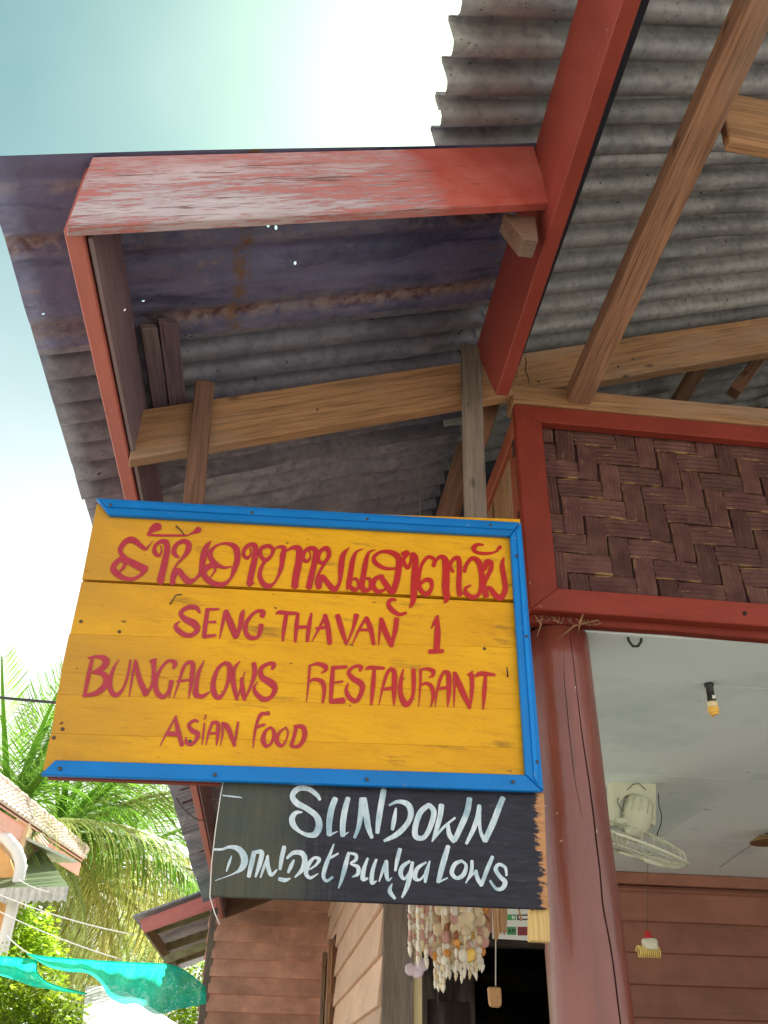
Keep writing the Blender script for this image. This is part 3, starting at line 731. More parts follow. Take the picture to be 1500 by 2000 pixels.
# dark room behind the door
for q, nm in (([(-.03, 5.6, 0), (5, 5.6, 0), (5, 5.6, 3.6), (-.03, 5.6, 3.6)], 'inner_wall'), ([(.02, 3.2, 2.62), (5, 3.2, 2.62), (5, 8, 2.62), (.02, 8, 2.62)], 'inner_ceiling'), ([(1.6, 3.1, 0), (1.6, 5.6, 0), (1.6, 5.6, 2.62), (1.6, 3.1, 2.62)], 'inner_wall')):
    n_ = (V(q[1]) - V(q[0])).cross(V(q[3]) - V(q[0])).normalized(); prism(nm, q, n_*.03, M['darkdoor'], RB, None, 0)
# long side wall with wide pale boards
plank_wall('side_wall', (-.052, 7.98), (-.052, 3.0), .08, 3.60, .232, (-1, 0), M['beige'], t=.024)
# window shutters standing open at the far end of the side wall
ws = thing_part('window', (-.1, 6.6, 1.2))
for i, (y0, y1, o) in enumerate(((6.55, 6.62, .07), (7.45, 7.52, .07))):
    sh = link('shutter', board_mesh(1.5, o, .03, M['tan_dark']), frame((-.09 - o/2, y0, 1.95), (0, 0, 1), (1, .15, 0)), ws)
    for dz in (-.45, .05, .5):
        prism('shutter_panel', [(-.12, y0 - .02, 1.95 + dz - .18), (-.06 - o, y0 - .05, 1.95 + dz - .18), (-.06 - o, y0 - .05, 1.95 + dz + .2), (-.12, y0 - .02, 1.95 + dz + .2)], (0, .01, 0), M['cream'], sh, (0, 0, 1))
prism('frame', [(-.10, 6.6, 1.15), (-.10, 7.5, 1.15), (-.10, 7.5, 2.75), (-.10, 6.6, 2.75)], (.03, 0, 0), M['darkdoor'], ws, (0, 0, 1))
prism('added_rear_wall', [(-.05, 7.9, 2.6), (5.0, 7.9, 2.6), (RA, 7.9, rz(RA) - .03), (-.05, 7.9, rz(-.05) - .03)], (0, .03, 0), M['darkdoor'], RB, (1, 0, 0), 0)  # unseen wall, added to keep sky light out of the roof space
# rear gable boards under the roof end
A0 = V((-1.16, 7.80, 3.02)); B0 = V((-.1, 7.96, 3.02 + SL*1.06))
prism('rear_fascia', [A0, B0, B0 + V((0, 0, .2)), A0 + V((0, 0, .2))], (0, .03, 0), M['batten'], RB, B0 - A0)

# ================================================================ BROWN HOUSE BEHIND
BH = thing('brown_house', (-.7, 8.3, 0), 'brown plank house with red edged roof standing behind the beige side wall', 'house')
RBs = RB; RB = BH
plank_wall('wall', (-1.255, 8.02), (.4, 8.06), .3, 3.45, .158, (0, -1), M['brownwall'])
prism('corner_board', [(-1.315, 7.985, .1), (-1.24, 7.985, .1), (-1.24, 7.985, 3.4), (-1.315, 7.985, 3.4)], (0, .05, 0), M['grey_wood'], BH, (0, 0, 1))
plank_wall('wall', (-1.29, 12.4), (-1.29, 8.04), .3, 3.3, .158, (-1, 0), M['brownwall'])
Y = 7.93
f0, f1, f2, f3 = hy(272, 1797, Y), hy(418, 1742, Y), hy(424, 1772, Y), hy(281, 1822, Y)
prism('fascia_board', [f0, f1, f2, f3], (0, .04, 0), M['pinkfascia'], BH, f1 - f0)
sl = (f1 - f0); 
r0 = f0 + V((-.1, .0, .02)); 
prism('roof_sheet', [f0 + V((-.06, -.06, .015)), f0 + V((-.06, 5.0, .015)), f1 + sl*1.2 + V((0, 5.0, .015)), f1 + sl*1.2 + V((0, -.06, .015))], (0, 0, .02), M['tin_mid'], BH, (0, 1, 0), 0)
olive = plain('soffit_weathered', (.20, .19, .10), .8, var=.3)
for k_ in range(3):
    yy = 8.45 + k_*1.4
    board('rafter', (f3.x + .05, yy, f3.z + .10), (f2.x, yy, f2.z + .07), .09, .05, (0, 0, 1), olive, BH)
prism('eave_board', [f3 + V((0, .04, -.01)), f3 + V((0, 4.9, -.01)), f3 + V((0, 4.9, .13)), f3 + V((0, .04, .13))], (.03, 0, 0), olive, BH, (0, 1, 0))
prism('lower_beam', [(-1.75, 8.2, 2.62), (-1.29, 8.2, 2.80), (-1.29, 8.2, 2.88), (-1.75, 8.2, 2.70)], (0, .06, 0), olive, BH)
RB = RBs

# ================================================================ YELLOW SIGN
SY = -.070
def lx(y):       # free (left) end of the planks, slightly uneven
    P = ((985, 189), (1006, 183), (1131, 161), (1174, 148), (1312, 120), (1372, 108), (1440, 98), (1502, 84), (1530, 80))
    for (a, b), (c, d_) in zip(P, P[1:]):
        if a <= y <= c: return b + (d_ - b)*(y - a)/(c - a)
    return P[0][1] if y < 985 else P[-1][1]
SIGN = thing('shop_sign', (-.65, SY, 2.2), 'large yellow plank sign with blue edging and red hand-painted lettering hung under the eave', 'sign')
rows = [((985, 1014), (1131, 1172), 0), ((1136, 1179), (1238, 1266), 1), ((1238.3, 1266.3), (1312, 1357), 0), ((1312.3, 1357.3), (1356, 1386), 1), ((1356.3, 1386.3), (1432, 1462), 0), ((1432.3, 1462.3), (1504, 1532), 1)]
for (tl, tr), (bl, br), f in rows:
    dY = -.0004*f
    q = [hs(lx(tl), tl, SY + dY), hs(1016 + (tr - 1018)*.08, tr, SY + dY), hs(1016 + (br - 1018)*.08, br, SY + dY), hs(lx(bl) + random.uniform(-2, 2), bl, SY + dY)]
    prism('plank', q, (0, .022, 0), M['yellow'], SIGN, (1, 0, .0), .0003)
prism('dark_gap_strip', [hs(166, 1120, SY + .0225), hs(1010, 1160, SY + .0225), hs(1010, 1190, SY + .0225), hs(160, 1150, SY + .0225)], (0, .003, 0), M['darkdoor'], SIGN, (1, 0, 0), 0)  # dark strip added behind the open gap so no lit roof shows through
def bl_(pts, xd, d=.018, Y0=SY - .0185):
    return prism('blue_strip', [hs(x, y, Y0) for x, y in pts], (0, d - .002, 0), M['blue'], SIGN, xd, .002)
bl_([(187, 972), (1016, 1019.5), (996, 1046), (212, 1004)], (1, 0, 0))
bl_([(200, 977), (1012, 1024), (1004, 1034), (208, 989)], (1, 0, 0), .005, SY - .0235)
bl_([(1018, 1019), (1062, 1545), (1027, 1512), (997, 1046)], (0, 0, 1))
bl_([(1017, 1028), (1053, 1532), (1044, 1521), (1009, 1038)], (0, 0, 1), .005, SY - .0235)
bl_([(78, 1513), (108, 1484), (1026, 1513), (1061, 1546)], (1, 0, 0))
prism('redlit_strip', [hs(88, 1508, SY + .023), hs(432, 1520, SY + .023), hs(432, 1532, SY + .023), hs(92, 1519, SY + .023)], (0, .02, 0), M['redframe'], SIGN, (1, 0, 0), .001)  # added strip; the red-lit underside of the sign is put into its colour
nail_me = lathe_mesh('nail', [(.0001, -.001), (.0042, -.001), (.0042, .0012), (.002, .002), (.0001, .002)], M['nail'], 8)
for x, y in ((216, 986), (492, 1001), (717, 1014), (958, 1026), (117, 1501), (420, 1513), (717, 1522), (1002, 1527), (1028, 1243), (1049, 1488), (1010, 1085)):
    link('nail', nail_me, axisM(hs(x, y, SY - .0238), (0, -1, 0)), SIGN)
for x, y in ((946, 1267), (371, 1448), (233, 1234), (158, 1214), (122, 1424), (105, 1441)):
    link('nail', nail_me, axisM(hs(x, y, SY - .0008), (0, -1, 0)), SIGN)
def bent(pts):
    tube('bent_nail', [hs(x, y, SY - .001 - .010*i) for i, (x, y) in enumerate(pts)], .0019, M['nail'], SIGN, 6)
bent([(344, 1027), (352, 1035), (359, 1043)]); bent([(332, 1180), (338, 1171), (344, 1162), (355, 1161)]); bent([(992, 1322), (991, 1312), (990, 1304)])

# ---------------------------------------------------------------- brush lettering
def cat(pts, n=6):
    """Catmull-Rom through (x, y, w)"""
    out = []; P = [pts[0]] + list(pts) + [pts[-1]]
    if len(pts) == 2: n = 4
    for i in range(1, len(P)-2):
        p0, p1, p2, p3 = P[i-1], P[i], P[i+1], P[i+2]
        for k in range(n):
            t = k/n; out.append(tuple(.5*((2*p1[j]) + (-p0[j]+p2[j])*t + (2*p0[j]-5*p1[j]+4*p2[j]-p3[j])*t*t + (-p0[j]+3*p1[j]-3*p2[j]+p3[j])*t**3) for j in range(3)))
    out.append(tuple(pts[-1])); return out
def letter(strokes, ox, oy, s, mat, parent, Y0, ws=1.0, H=None):
    hs = H or globals()['hs']
    vs = []; fs = []; lay = 0
    for st in strokes:
        q = cat(st) if len(st) > 2 else cat(st); lay += 1
        n = len(q); base = len(vs)
        for i, (x, y, w) in enumerate(q):
            a = q[max(0, i-1)]; b = q[min(n-1, i+1)]
            dx, dy = b[0]-a[0], b[1]-a[1]; L = math.hypot(dx, dy) or 1; nx, ny = -dy/L, dx/L
            w = max(w*ws, 2.5)/2 * (1 + .05*noise.noise(V((x*.05, y*.05, 1))))
            Yv = Y0 - .0001*lay - .0009*i/n
            for sg_ in (-1, 1):
                px = ox + (x + nx*w*sg_)/s; py = oy + (y + ny*w*sg_)/s
                vs.append(hs(px, py, Yv))
        for i in range(n-1): fs.append((base+2*i, base+2*i+1, base+2*i+3, base+2*i+2))
        for i, dr in ((0, -1), (n-1, 1)):       # soft round ends
            x, y, w = q[i]; w = max(w*ws, 2.5)/2
            a = q[max(0, i-1)]; b = q[min(n-1, i+1)]; ang = math.atan2(b[1]-a[1], b[0]-a[0]); c0 = len(vs)
            Yv = Y0 - .0001*lay - .0009*i/n
            for k in range(7):
                t = -math.pi/2 + math.pi*k/6
                ux = math.cos(t)*w*.55*dr; uy = math.sin(t)*w
                X_ = x + ux*math.cos(ang) - uy*math.sin(ang); Y_ = y + ux*math.sin(ang) + uy*math.cos(ang)
                vs.append(hs(ox + X_/s, oy + Y_/s, Yv))
            fs.append(tuple(range(c0, c0+7)))
    O = sum(vs, V())/len(vs)
    me = mesh('letter', [v - O for v in vs], fs, mat)
    bm = bmesh.new(); bm.from_mesh(me)
    for f in bm.faces:
        f.normal_update()
        if f.normal.y > 0: f.normal_flip()
    bm.to_mesh(me); bm.free()
    return link('letter', me, Matrix.Translation(O), parent)
LR = M['letter_red']; LY = SY - .0016
A_ = [  # first line, left half   (frame origin 200,1010)
 [[(352,165,3),(325,200,10),(300,222,22),(268,200,32),(215,160,44),(165,168,36),(125,225,32),(150,280,34),(215,322,48),(300,365,54)],[(300,360,34),(265,405,22),(205,432,26),(135,418,36),(80,372,44),(85,330,34),(125,295,34),(155,300,30),(150,345,22),(100,400,8)]],
 [[(335,95,30),(372,70,56),(400,66,44)],[(350,95,22),(320,122,16),(440,127,15),(590,127,12)],[(590,128,6),(635,108,18),(665,90,42),(672,78,36)]],
 [[(408,200,10),(412,240,12),(392,268,22),(365,245,32),(365,208,24),(395,175,24),(440,172,38),(452,220,40),(440,290,42),(422,370,44),(402,445,48)],[(400,455,36),(432,440,10)]],
 [[(530,280,20),(500,250,34),(510,200,28),(560,168,30),(600,185,38),(595,235,36),(560,285,20),(515,335,14),(492,400,28),(490,462,38)],[(492,420,40),(530,370,34),(565,415,42),(605,447,44),(650,430,20),(685,385,28),(702,290,44),(722,215,38),(760,163,4)]],
 [[(900,343,8),(850,352,20),(790,325,34),(752,275,36),(765,225,24),(815,190,14),(880,185,22),(930,215,42),(942,290,40),(918,370,34),(895,425,18),(850,465,30),(785,465,36),(728,430,40),(708,385,36),(735,348,38),(775,335,30),(785,372,16),(745,430,6)]],
 [[(1030,215,10),(1035,258,12),(1010,285,24),(985,262,26),(992,222,24),(1030,192,28),(1066,205,38),(1062,290,40),(1042,380,42),(1025,465,40)],[(1022,470,32),(1062,458,6)]],
 [[(1185,262,16),(1140,300,30),(1102,265,28),(1110,218,26),(1155,200,28),(1188,222,26),(1180,262,20),(1125,320,22),(1098,390,28),(1112,450,36),(1155,482,36),(1205,450,14),(1245,360,28),(1258,270,38),(1268,215,30),(1225,208,16),(1185,240,12)],[(1280,238,10),(1330,212,26),(1372,225,44),(1370,310,48),(1352,400,48),(1340,485,44)],[(1340,490,30),(1370,480,6)]],
 [[(1445,235,10),(1450,280,12),(1425,308,24),(1400,285,26),(1412,240,26),(1452,215,28),(1488,235,38),(1478,320,38),(1458,410,42),(1440,490,42)],[(1440,492,30),(1465,480,6)]],
]
for L in A_: letter(L, 200, 1010, 3.571, LR, SIGN, LY, 1.05)
B_ = [  # first line, right half  (frame origin 600,1020)
 [[(122,275,18),(92,282,28),(76,248,30),(95,200,28),(138,182,34),(152,228,34),(122,285,22),(84,350,20),(68,410,28),(84,455,42)],[(84,430,40),(105,378,34),(150,432,40),(190,468,42),(225,420,24),(236,320,42),(250,230,36),(295,175,4)]],
 [[(395,185,4),(345,205,18),(318,265,34),(302,360,38),(290,430,38),(275,472,8)],[(290,440,30),(328,470,34),(358,450,20),(345,395,20),(318,398,14)],[(478,190,4),(430,212,20),(408,280,36),(392,370,38),(382,440,40),(398,478,38)],[(398,478,34),(438,462,26),(438,398,24),(405,392,14)]],
 [[(668,298,10),(610,322,18),(535,318,26),(475,280,34),(468,240,26),(520,205,22),(590,212,36),(638,250,44),(636,340,44),(618,430,44),(592,488,40),(548,430,42),(515,380,34)],[(530,372,18),(478,392,32),(460,440,34),(490,482,34),(540,468,18),(552,425,10),(520,410,8)]],
 [[(662,222,26),(700,212,36),(672,262,26),(700,318,28),(722,275,20),(735,225,34),(756,260,44),(748,370,46),(745,470,48),(738,550,38),(715,598,10)],[(690,632,20),(640,642,28),(590,610,38),(566,570,30),(585,540,26),(618,540,18)]],
 [[(880,305,30),(888,262,28),(845,242,26),(802,290,24),(780,370,28),(780,440,32),(805,488,34),(838,500,38),(868,455,26),(862,408,34),(825,402,28),(790,430,22)],[(888,280,22),(925,242,28),(962,262,48),(968,360,52),(966,460,54),(972,535,40),(955,562,10)],[(975,515,30),(1002,508,6)]],
 [[(1018,345,22),(996,305,26),(1020,258,26),(1056,255,36),(1062,340,36),(1058,430,38),(1064,508,36)],[(1066,505,24),(1090,490,6)]],
 [[(1098,345,26),(1108,300,28),(1150,252,30),(1195,275,42),(1215,350,42),(1220,430,42),(1198,500,28),(1155,522,34),(1112,500,36),(1104,462,24),(1142,438,12)]],
 [[(1238,330,30),(1252,280,42),(1282,282,34),(1280,330,34),(1250,390,30),(1232,440,34),(1250,515,44)],[(1245,520,30),(1240,470,30),(1275,462,34),(1312,508,42),(1352,525,42),(1382,465,38),(1372,380,38),(1360,300,34),(1372,246,12)]],
 [[(1228,158,14),(1190,155,24),(1162,178,36),(1180,208,24),(1250,218,22),(1315,205,14),(1335,182,22),(1350,170,26)]],
]
for L in B_: letter(L, 600, 1020, 3.571, LR, SIGN, LY)
C_ = [  # SENG T H (left)  frame origin 200,1160 scale 3.409
 [[(648,125,14),(625,92,26),(570,90,26),(522,125,24),(548,165,34),(610,198,42),(632,235,32),(600,272,24),(550,272,28),(502,240,30),(488,210,20),(515,180,5)]],
 [[(700,100,22),(688,190,26),(676,285,24)],[(700,104,18),(775,100,12)],[(690,188,10),(752,186,16)],[(676,284,22),(752,275,14)]],
 [[(780,298,5),(798,210,16),(818,118,20)],[(822,112,26),(855,200,38),(890,288,30)],[(890,290,20),(918,215,26),(930,140,28),(942,105,8)]],
 [[(1062,150,28),(1070,118,26),(1020,120,18),(965,180,22),(952,245,26),(980,288,28),(1028,290,18),(1048,255,24),(1058,205,26)]],
 [[(1155,132,8),(1180,122,22),(1240,128,22),(1290,128,16)],[(1225,132,22),(1212,215,24),(1200,312,12)]],
 [[(1302,128,18),(1292,215,24),(1284,318,14)],[(1392,128,12),(1376,215,24),(1364,315,18)],[(1296,222,20),(1378,218,18)]],
 # BUNGALOWS minus the B
 [[(110,438,5),(72,500,16),(50,590,26),(60,650,30),(95,672,26),(140,625,14),(172,530,14),(186,440,12)]],
 [[(178,682,5),(198,560,14),(220,440,14)],[(224,450,14),(245,560,28),(290,668,34)],[(290,668,22),(328,610,16),(342,520,22),(340,445,30)],[(322,450,20),(356,434,16)]],
 [[(472,495,16),(484,458,26),(440,446,16),(390,495,16),(358,570,24),(360,645,30),(400,686,26),(440,650,18),(460,580,28)],[(462,590,20),(445,692,5)]],
 [[(475,692,5),(505,600,12),(540,490,18),(572,452,14)],[(560,458,16),(600,462,26),(596,560,26),(574,692,6)],[(498,582,14),(596,570,14)]],
 [[(678,442,5),(642,520,20),(624,610,26),(620,665,34)],[(618,672,30),(665,682,24),(712,652,8)]],
 [[(812,458,16),(768,500,20),(738,590,28),(744,660,32),(775,690,26),(812,650,16),(842,560,24),(846,480,30),(812,456,16)]],
 [[(916,448,5),(878,500,20),(872,590,28),(896,702,20)],[(896,702,8),(922,620,10),(948,518,6)],[(926,560,16),(934,640,28),(946,705,18)],[(946,705,10),(985,620,16),(1014,530,26),(1008,462,26)]],
 [[(1130,500,16),(1142,468,26),(1100,466,20),(1056,500,24),(1065,555,32),(1130,598,42),(1148,638,30),(1120,688,22),(1070,700,30),(1020,658,26),(1012,618,14),(1035,585,4)]],
 # ASIAN FOOD
 [[(385,1008,5),(432,920,12),(492,812,10)],[(488,820,12),(502,900,26),(530,1008,24)],[(428,930,24),(505,932,28)]],
 [[(636,850,14),(610,842,16),(576,872,20),(596,908,26),(634,930,28),(624,972,20),(590,1002,18),(560,988,20),(556,955,8)]],
 [[(680,858,8),(672,930,12),(664,1004,5)],[(690,803,6),(680,832,9)]],
 [[(690,1008,4),(706,930,14),(732,856,14)],[(728,858,18),(768,862,22),(768,940,20),(758,1008,6)],[(704,930,14),(766,925,12)]],
 [[(786,1012,4),(800,930,12),(798,865,12)],[(798,862,20),(835,890,30),(880,1010,18)],[(880,1008,8),(892,930,14),(904,852,12)]],
 [[(1112,800,14),(1060,800,22),(1032,850,16),(1014,930,14),(1003,1026,5)],[(1025,888,18),(1080,868,14)]],
 [[(1122,886,12),(1085,915,18),(1070,970,28),(1090,1014,20),(1128,988,14),(1144,925,22),(1122,886,12)]],
 [[(1222,886,8),(1178,925,16),(1160,975,26),(1188,1012,20),(1218,985,10),(1236,925,10),(1222,886,8)]],
 [[(1290,890,20),(1276,950,20),(1256,1010,18)],[(1278,882,16),(1330,884,26),(1348,925,28),(1334,982,24),(1300,1016,20),(1256,1012,18)]],
]
for L in C_: letter(L, 200, 1160, 3.409, LR, SIGN, LY, 1.22)
letter([[(322,898,14),(302,990,20),(280,1098,14)],[(300,898,8),(345,890,14),(392,905,30),(380,945,26),(325,972,10)],[(325,972,14),(385,985,26),(392,1035,30),(345,1080,24),(275,1095,14)]], 60, 950, 2.6786, LR, SIGN, LY, 1.15)
D_ = [  # frame origin 580,1160
 [[(98,318,5),(145,235,14),(186,150,16)],[(186,140,24),(206,220,30),(218,330,26)],[(128,232,16),(205,218,18)]],
 [[(270,142,28),(296,230,30),(330,338,14)],[(330,338,8),(372,235,16),(396,140,30)]],
 [[(368,338,5),(412,240,14),(462,158,16)],[(460,158,26),(490,230,28),(512,335,20)],[(410,240,14),(488,238,18)]],
 [[(543,342,5),(552,245,16),(560,162,20)],[(564,172,24),(592,260,32),(632,345,26)],[(632,342,14),(655,240,28),(664,165,28)]],
 [[(893,232,5),(918,185,20),(936,148,14)],[(938,142,10),(936,250,34),(930,375,34)],[(882,384,26),(972,380,22)]],
 [[(62,722,5),(76,600,12),(86,475,14)],[(82,478,10),(135,465,18),(185,480,28),(192,505,20),(160,528,4)],[(78,590,10),(115,568,18),(168,585,26),(182,640,22),(172,722,14)]],
 [[(240,485,20),(232,600,26),(224,722,18)],[(240,492,22),(332,484,16)],[(236,592,10),(304,582,14)],[(225,716,24),(312,708,34)]],
 [[(418,512,14),(428,486,22),(385,482,16),(345,520,22),(372,562,30),(430,600,34),(430,655,26),(395,712,24),(350,690,28),(328,640,20),(342,592,6)]],
 [[(458,506,6),(485,490,22),(580,494,16)],[(515,500,18),(506,620,26),(495,738,12)]],
 [[(545,742,4),(572,620,14),(600,530,18),(628,492,14)],[(618,500,16),(648,520,28),(648,640,28),(646,745,6)],[(562,636,14),(645,625,22)]],
 [[(710,498,6),(692,575,22),(690,665,28),(725,735,34),(768,690,18),(778,600,24),(776,502,24)]],
 [[(810,752,4),(820,630,12),(824,502,16)],[(818,508,10),(862,498,16),(905,512,26),(905,542,18),(878,556,4)],[(820,612,8),(862,594,18),(898,620,24),(908,680,20),(892,752,6)]],
 [[(920,752,4),(936,640,14),(958,555,18),(984,512,14)],[(972,520,16),(1008,532,28),(1012,640,26),(1004,752,6)],[(930,632,14),(1008,622,20)]],
 [[(1045,758,4),(1048,650,14),(1050,522,18)],[(1054,530,22),(1095,635,34),(1152,758,20)],[(1152,755,12),(1166,640,22),(1164,535,26)],[(1140,540,14),(1170,516,10)]],
 [[(1188,550,12),(1225,530,26),(1318,538,14)],[(1256,545,18),(1248,650,24),(1240,768,8)]],
]
for L in D_: letter(L, 580, 1160, 3.409, LR, SIGN, LY, 1.22)

# ================================================================ BLACK SIGN
BS = thing('hanging_board', (-.42, -.06, 1.93), 'black wooden board with white brush lettering fixed below the yellow sign', 'sign')
BY = -.062
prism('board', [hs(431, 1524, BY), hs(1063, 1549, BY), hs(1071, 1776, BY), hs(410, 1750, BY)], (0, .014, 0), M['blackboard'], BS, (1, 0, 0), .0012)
LW = M['letter_white']; BL = BY - .0008
E_ = [
 [[(992,185,26),(962,140,38),(890,92,42),(805,90,50),(755,150,46),(790,212,54),(880,262,48),(960,325,52),(985,405,60),(955,478,56),(895,490,40),(820,460,30),(765,405,50),(752,345,50),(785,298,36),(838,292,16)]],
 [[(1125,175,48),(1090,270,54),(1072,390,52),(1072,488,44)],[(1235,172,42),(1208,270,50),(1190,390,52),(1188,495,44)],[(1075,490,26),(1145,458,6)],[(1195,495,20),(1238,464,6)]],
 [[(1290,512,24),(1325,420,38),(1345,300,48),(1360,180,60)],[(1375,175,40),(1390,300,52),(1408,420,50),(1440,512,30)]],
 [[(76,613,22),(150,612,20),(215,592,28),(295,612,50),(342,690,62),(322,770,50),(250,822,14),(90,882,6)],[(232,668,8),(210,730,24),(186,802,12)]],
 [[(425,635,40),(402,740,44),(378,848,34)],[(440,636,32),(492,640,40),(472,740,40),(436,850,18)]],
 [[(545,662,12),(512,760,26),(480,855,14)],[(540,672,26),(545,760,36),(572,832,34),(622,788,14)],[(685,590,36),(662,690,38),(648,785,26)]],
 [[(768,705,18),(742,760,34),(718,812,22)],[(708,690,22),(765,642,36),(838,648,46),(862,705,46),(840,785,40),(778,852,14)],[(738,862,10),(692,878,36),(640,868,34)]],
 [[(905,785,16),(960,745,22),(985,698,34),(940,688,24),(890,750,40),(872,820,38),(910,858,28),(975,822,8)]],
 [[(1112,568,14),(1078,660,28),(1040,760,38),(1022,845,32),(1050,885,26),(1102,852,20)],[(1085,685,22),(1150,648,16)]],
 [[(1240,642,26),(1210,760,42),(1180,870,30),(1152,948,12)],[(1245,645,20),(1302,660,28),(1300,705,30),(1255,735,14),(1318,765,36),(1318,825,34),(1268,852,8)]],
 [[(1405,690,20),(1372,780,36),(1362,868,40),(1405,862,16)],[(1478,700,22),(1445,800,36),(1440,900,36),(1480,885,10)]],
]
for L in E_: letter(L, 400, 1520, 4.412, LW, BS, BL)
F_ = [
 [[(196,92,44),(176,200,46),(158,310,44),(146,420,32)]],
 [[(290,230,16),(275,320,36),(262,395,26)],[(238,208,16),(305,180,28),(378,200,44),(405,265,46),(380,345,40),(300,430,42),(200,482,22)]],
 [[(545,205,36),(478,262,44),(440,370,44),(442,448,44),(502,458,36),(552,380,40),(582,262,42),(545,205,34)]],
 [[(640,208,44),(630,290,42),(600,400,34),(568,488,12)],[(572,484,10),(650,385,22),(745,305,16)],[(690,345,22),(700,430,38),(740,485,40)],[(742,480,36),(792,370,46),(838,260,46),(856,158,44)]],
 [[(832,504,24),(884,400,36),(918,300,38),(932,210,30)],[(932,225,34),(932,330,28),(944,420,26),(975,482,34)],[(975,482,44),(1038,345,48),(1080,235,46),(1114,152,42)]],
 [[(218,636,24),(192,700,26),(160,795,10)],[(215,640,30),(215,720,36),(228,785,24),(258,766,6)],[(320,546,32),(300,630,32),(284,712,20)]],
 [[(395,640,20),(342,680,34),(325,735,36),(355,776,22),(400,715,18)],[(418,648,24),(396,760,38),(370,850,34),(336,918,16)],[(260,812,8),(242,870,34),(282,928,22)]],
 [[(522,648,16),(455,695,30),(435,765,38),(475,782,18),(520,725,14)],[(550,638,12),(524,730,36),(515,802,20)]],
 [[(692,525,36),(662,625,44),(636,720,42),(615,800,32)],[(620,800,18),(688,768,10)]],
 [[(795,636,22),(742,665,34),(720,730,34),(760,770,28),(812,740,36),(830,672,24),(795,636,20)]],
 [[(875,636,24),(870,720,28),(828,808,10)],[(830,800,10),(905,715,16)],[(905,712,26),(918,770,34),(950,826,30)],[(950,824,26),(988,715,34),(1034,605,28)]],
 [[(1142,750,18),(1132,690,24),(1085,664,26),(1058,700,32),(1088,755,32),(1130,800,38),(1110,848,34),(1062,852,24),(1015,790,18)]],
]
for L in F_: letter(L, 700, 1520, 3.947, LW, BS, BL)
prism('white_mark', [hs(434, 1552, BY - .001), hs(470, 1556, BY - .001), hs(474, 1559, BY - .001), hs(436, 1555, BY - .001)], (0, .0008, 0), LW, BS, (1, 0, 0), 0)
# pale batten end under the black board, beside the post
WBt = thing('wood_block', (-.045, -.035, 1.87), 'pale raw wood block under the right end of the black board, against the red post', 'wood block')
prism('block', [hs(1035, 1768, -.044), hs(1074, 1770, -.044), hs(1076, 1841, -.044), hs(1034, 1838, -.044)], (0, .022, 0), M['pale_wood'], WBt, (0, 0, 1), .003)
prism('batten', [hs(1030, 1560, -.040), hs(1058, 1562, -.040), hs(1072, 1766, -.040), hs(1038, 1766, -.040)], (0, .018, 0), M['pale_wood'], WBt, (0, 0, 1), .002)
link('nail', nail_me, axisM(hs(1039, 1775, -.0445), (0, -1, 0)), WBt)

# wires
wm = plain('wire_dark', (.03, .03, .03), .6); ww = plain('wire_pale', (.75, .73, .70), .5)
tag(tube('loose_wire', [hs(x, y, -.03) for x, y in ((344, 1558), (352, 1572), (368, 1590), (388, 1602), (408, 1602), (424, 1596), (440, 1575))], .0013, wm, None, 5), 'thin loose wire sagging beside the left end of the black board', 'wire')
tag(tube('string', [hs(x, y, -.066) for x, y in ((436, 1526), (430, 1560), (421, 1620), (413, 1690), (410, 1752), (420, 1785), (429, 1806))], .0012, ww, None, 5), 'pale string hanging down the left edge of the black board', 'string')
tag(tube('cable_hook', [V((0, 0, .02)) + hy(1224, 1236, .09)] + [hy(x, y, .09) for x, y in ((1225, 1236), (1228, 1252), (1236, 1262), (1246, 1262), (1252, 1253), (1253, 1234))] + [V((0, 0, .02)) + hy(1253, 1234, .09)], .0042, M['black'], None, 8), 'black looped hook under the lintel beam of the gable', 'hook')
tag(tube('power_cable', sag(hy(-260, 1330, 6.0), hy(300, 1385, 4.2), .03), .012, wm, None, 6), 'dark overhead cable passing behind the yellow sign', 'cable')

# ================================================================ CEILING FITTINGS
def up_to(p, z): return V((p.x, p.y, z))
LB = thing('light_bulb', up_to(hz(1384, 1335, 2.695), 2.695), 'yellow spiral light bulb in a black socket on the porch ceiling', 'light bulb')
b0 = hz(1384, 1335, 2.694); ax = (hy(1396, 1400, b0.y + .01) - b0); L_ = ax.length; ax.normalize()
link('socket', lathe_mesh('socket', [(.0145, 0), (.016, .008), (.012, .014), (.0125, .045), (.0145, .050), (.0135, L_*.52), (.012, L_*.55)], M['black'], 14), axisM(b0, ax), LB)
prism('socket_label', [hy(1391, 1357, b0.y - .012), hy(1397, 1358, b0.y - .012), hy(1398, 1364, b0.y - .012), hy(1392, 1364, b0.y - .012)], (0, .002, 0), plain('label_white', (.7, .7, .66)), LB, None, 0)
ym = plain('bulb_yellow', (.85, .50, .10), .35, var=.1)
link('bulb_base', lathe_mesh('bulb_base', [(.014, 0), (.017, .004), (.017, .016), (.012, .02)], plain('bulb_base_cream', (.8, .68, .40), .4), 14), axisM(b0 + ax*L_*.55, ax), LB)
hl = []
S_ = ax.cross(V((0, 1, 0))).normalized(); T_ = ax.cross(S_)
for i in range(73):
    t = i/72; a = t*math.pi*7.6; r = .0135*(math.sin(math.pi*(.25 + .68*t)))**.6
    hl.append(b0 + ax*(L_*(.55) + .018 + t*(L_*.45 - .024)) + S_*math.cos(a)*r + T_*math.sin(a)*r)
tube('spiral_tube', hl, .0052, ym, LB, 7)

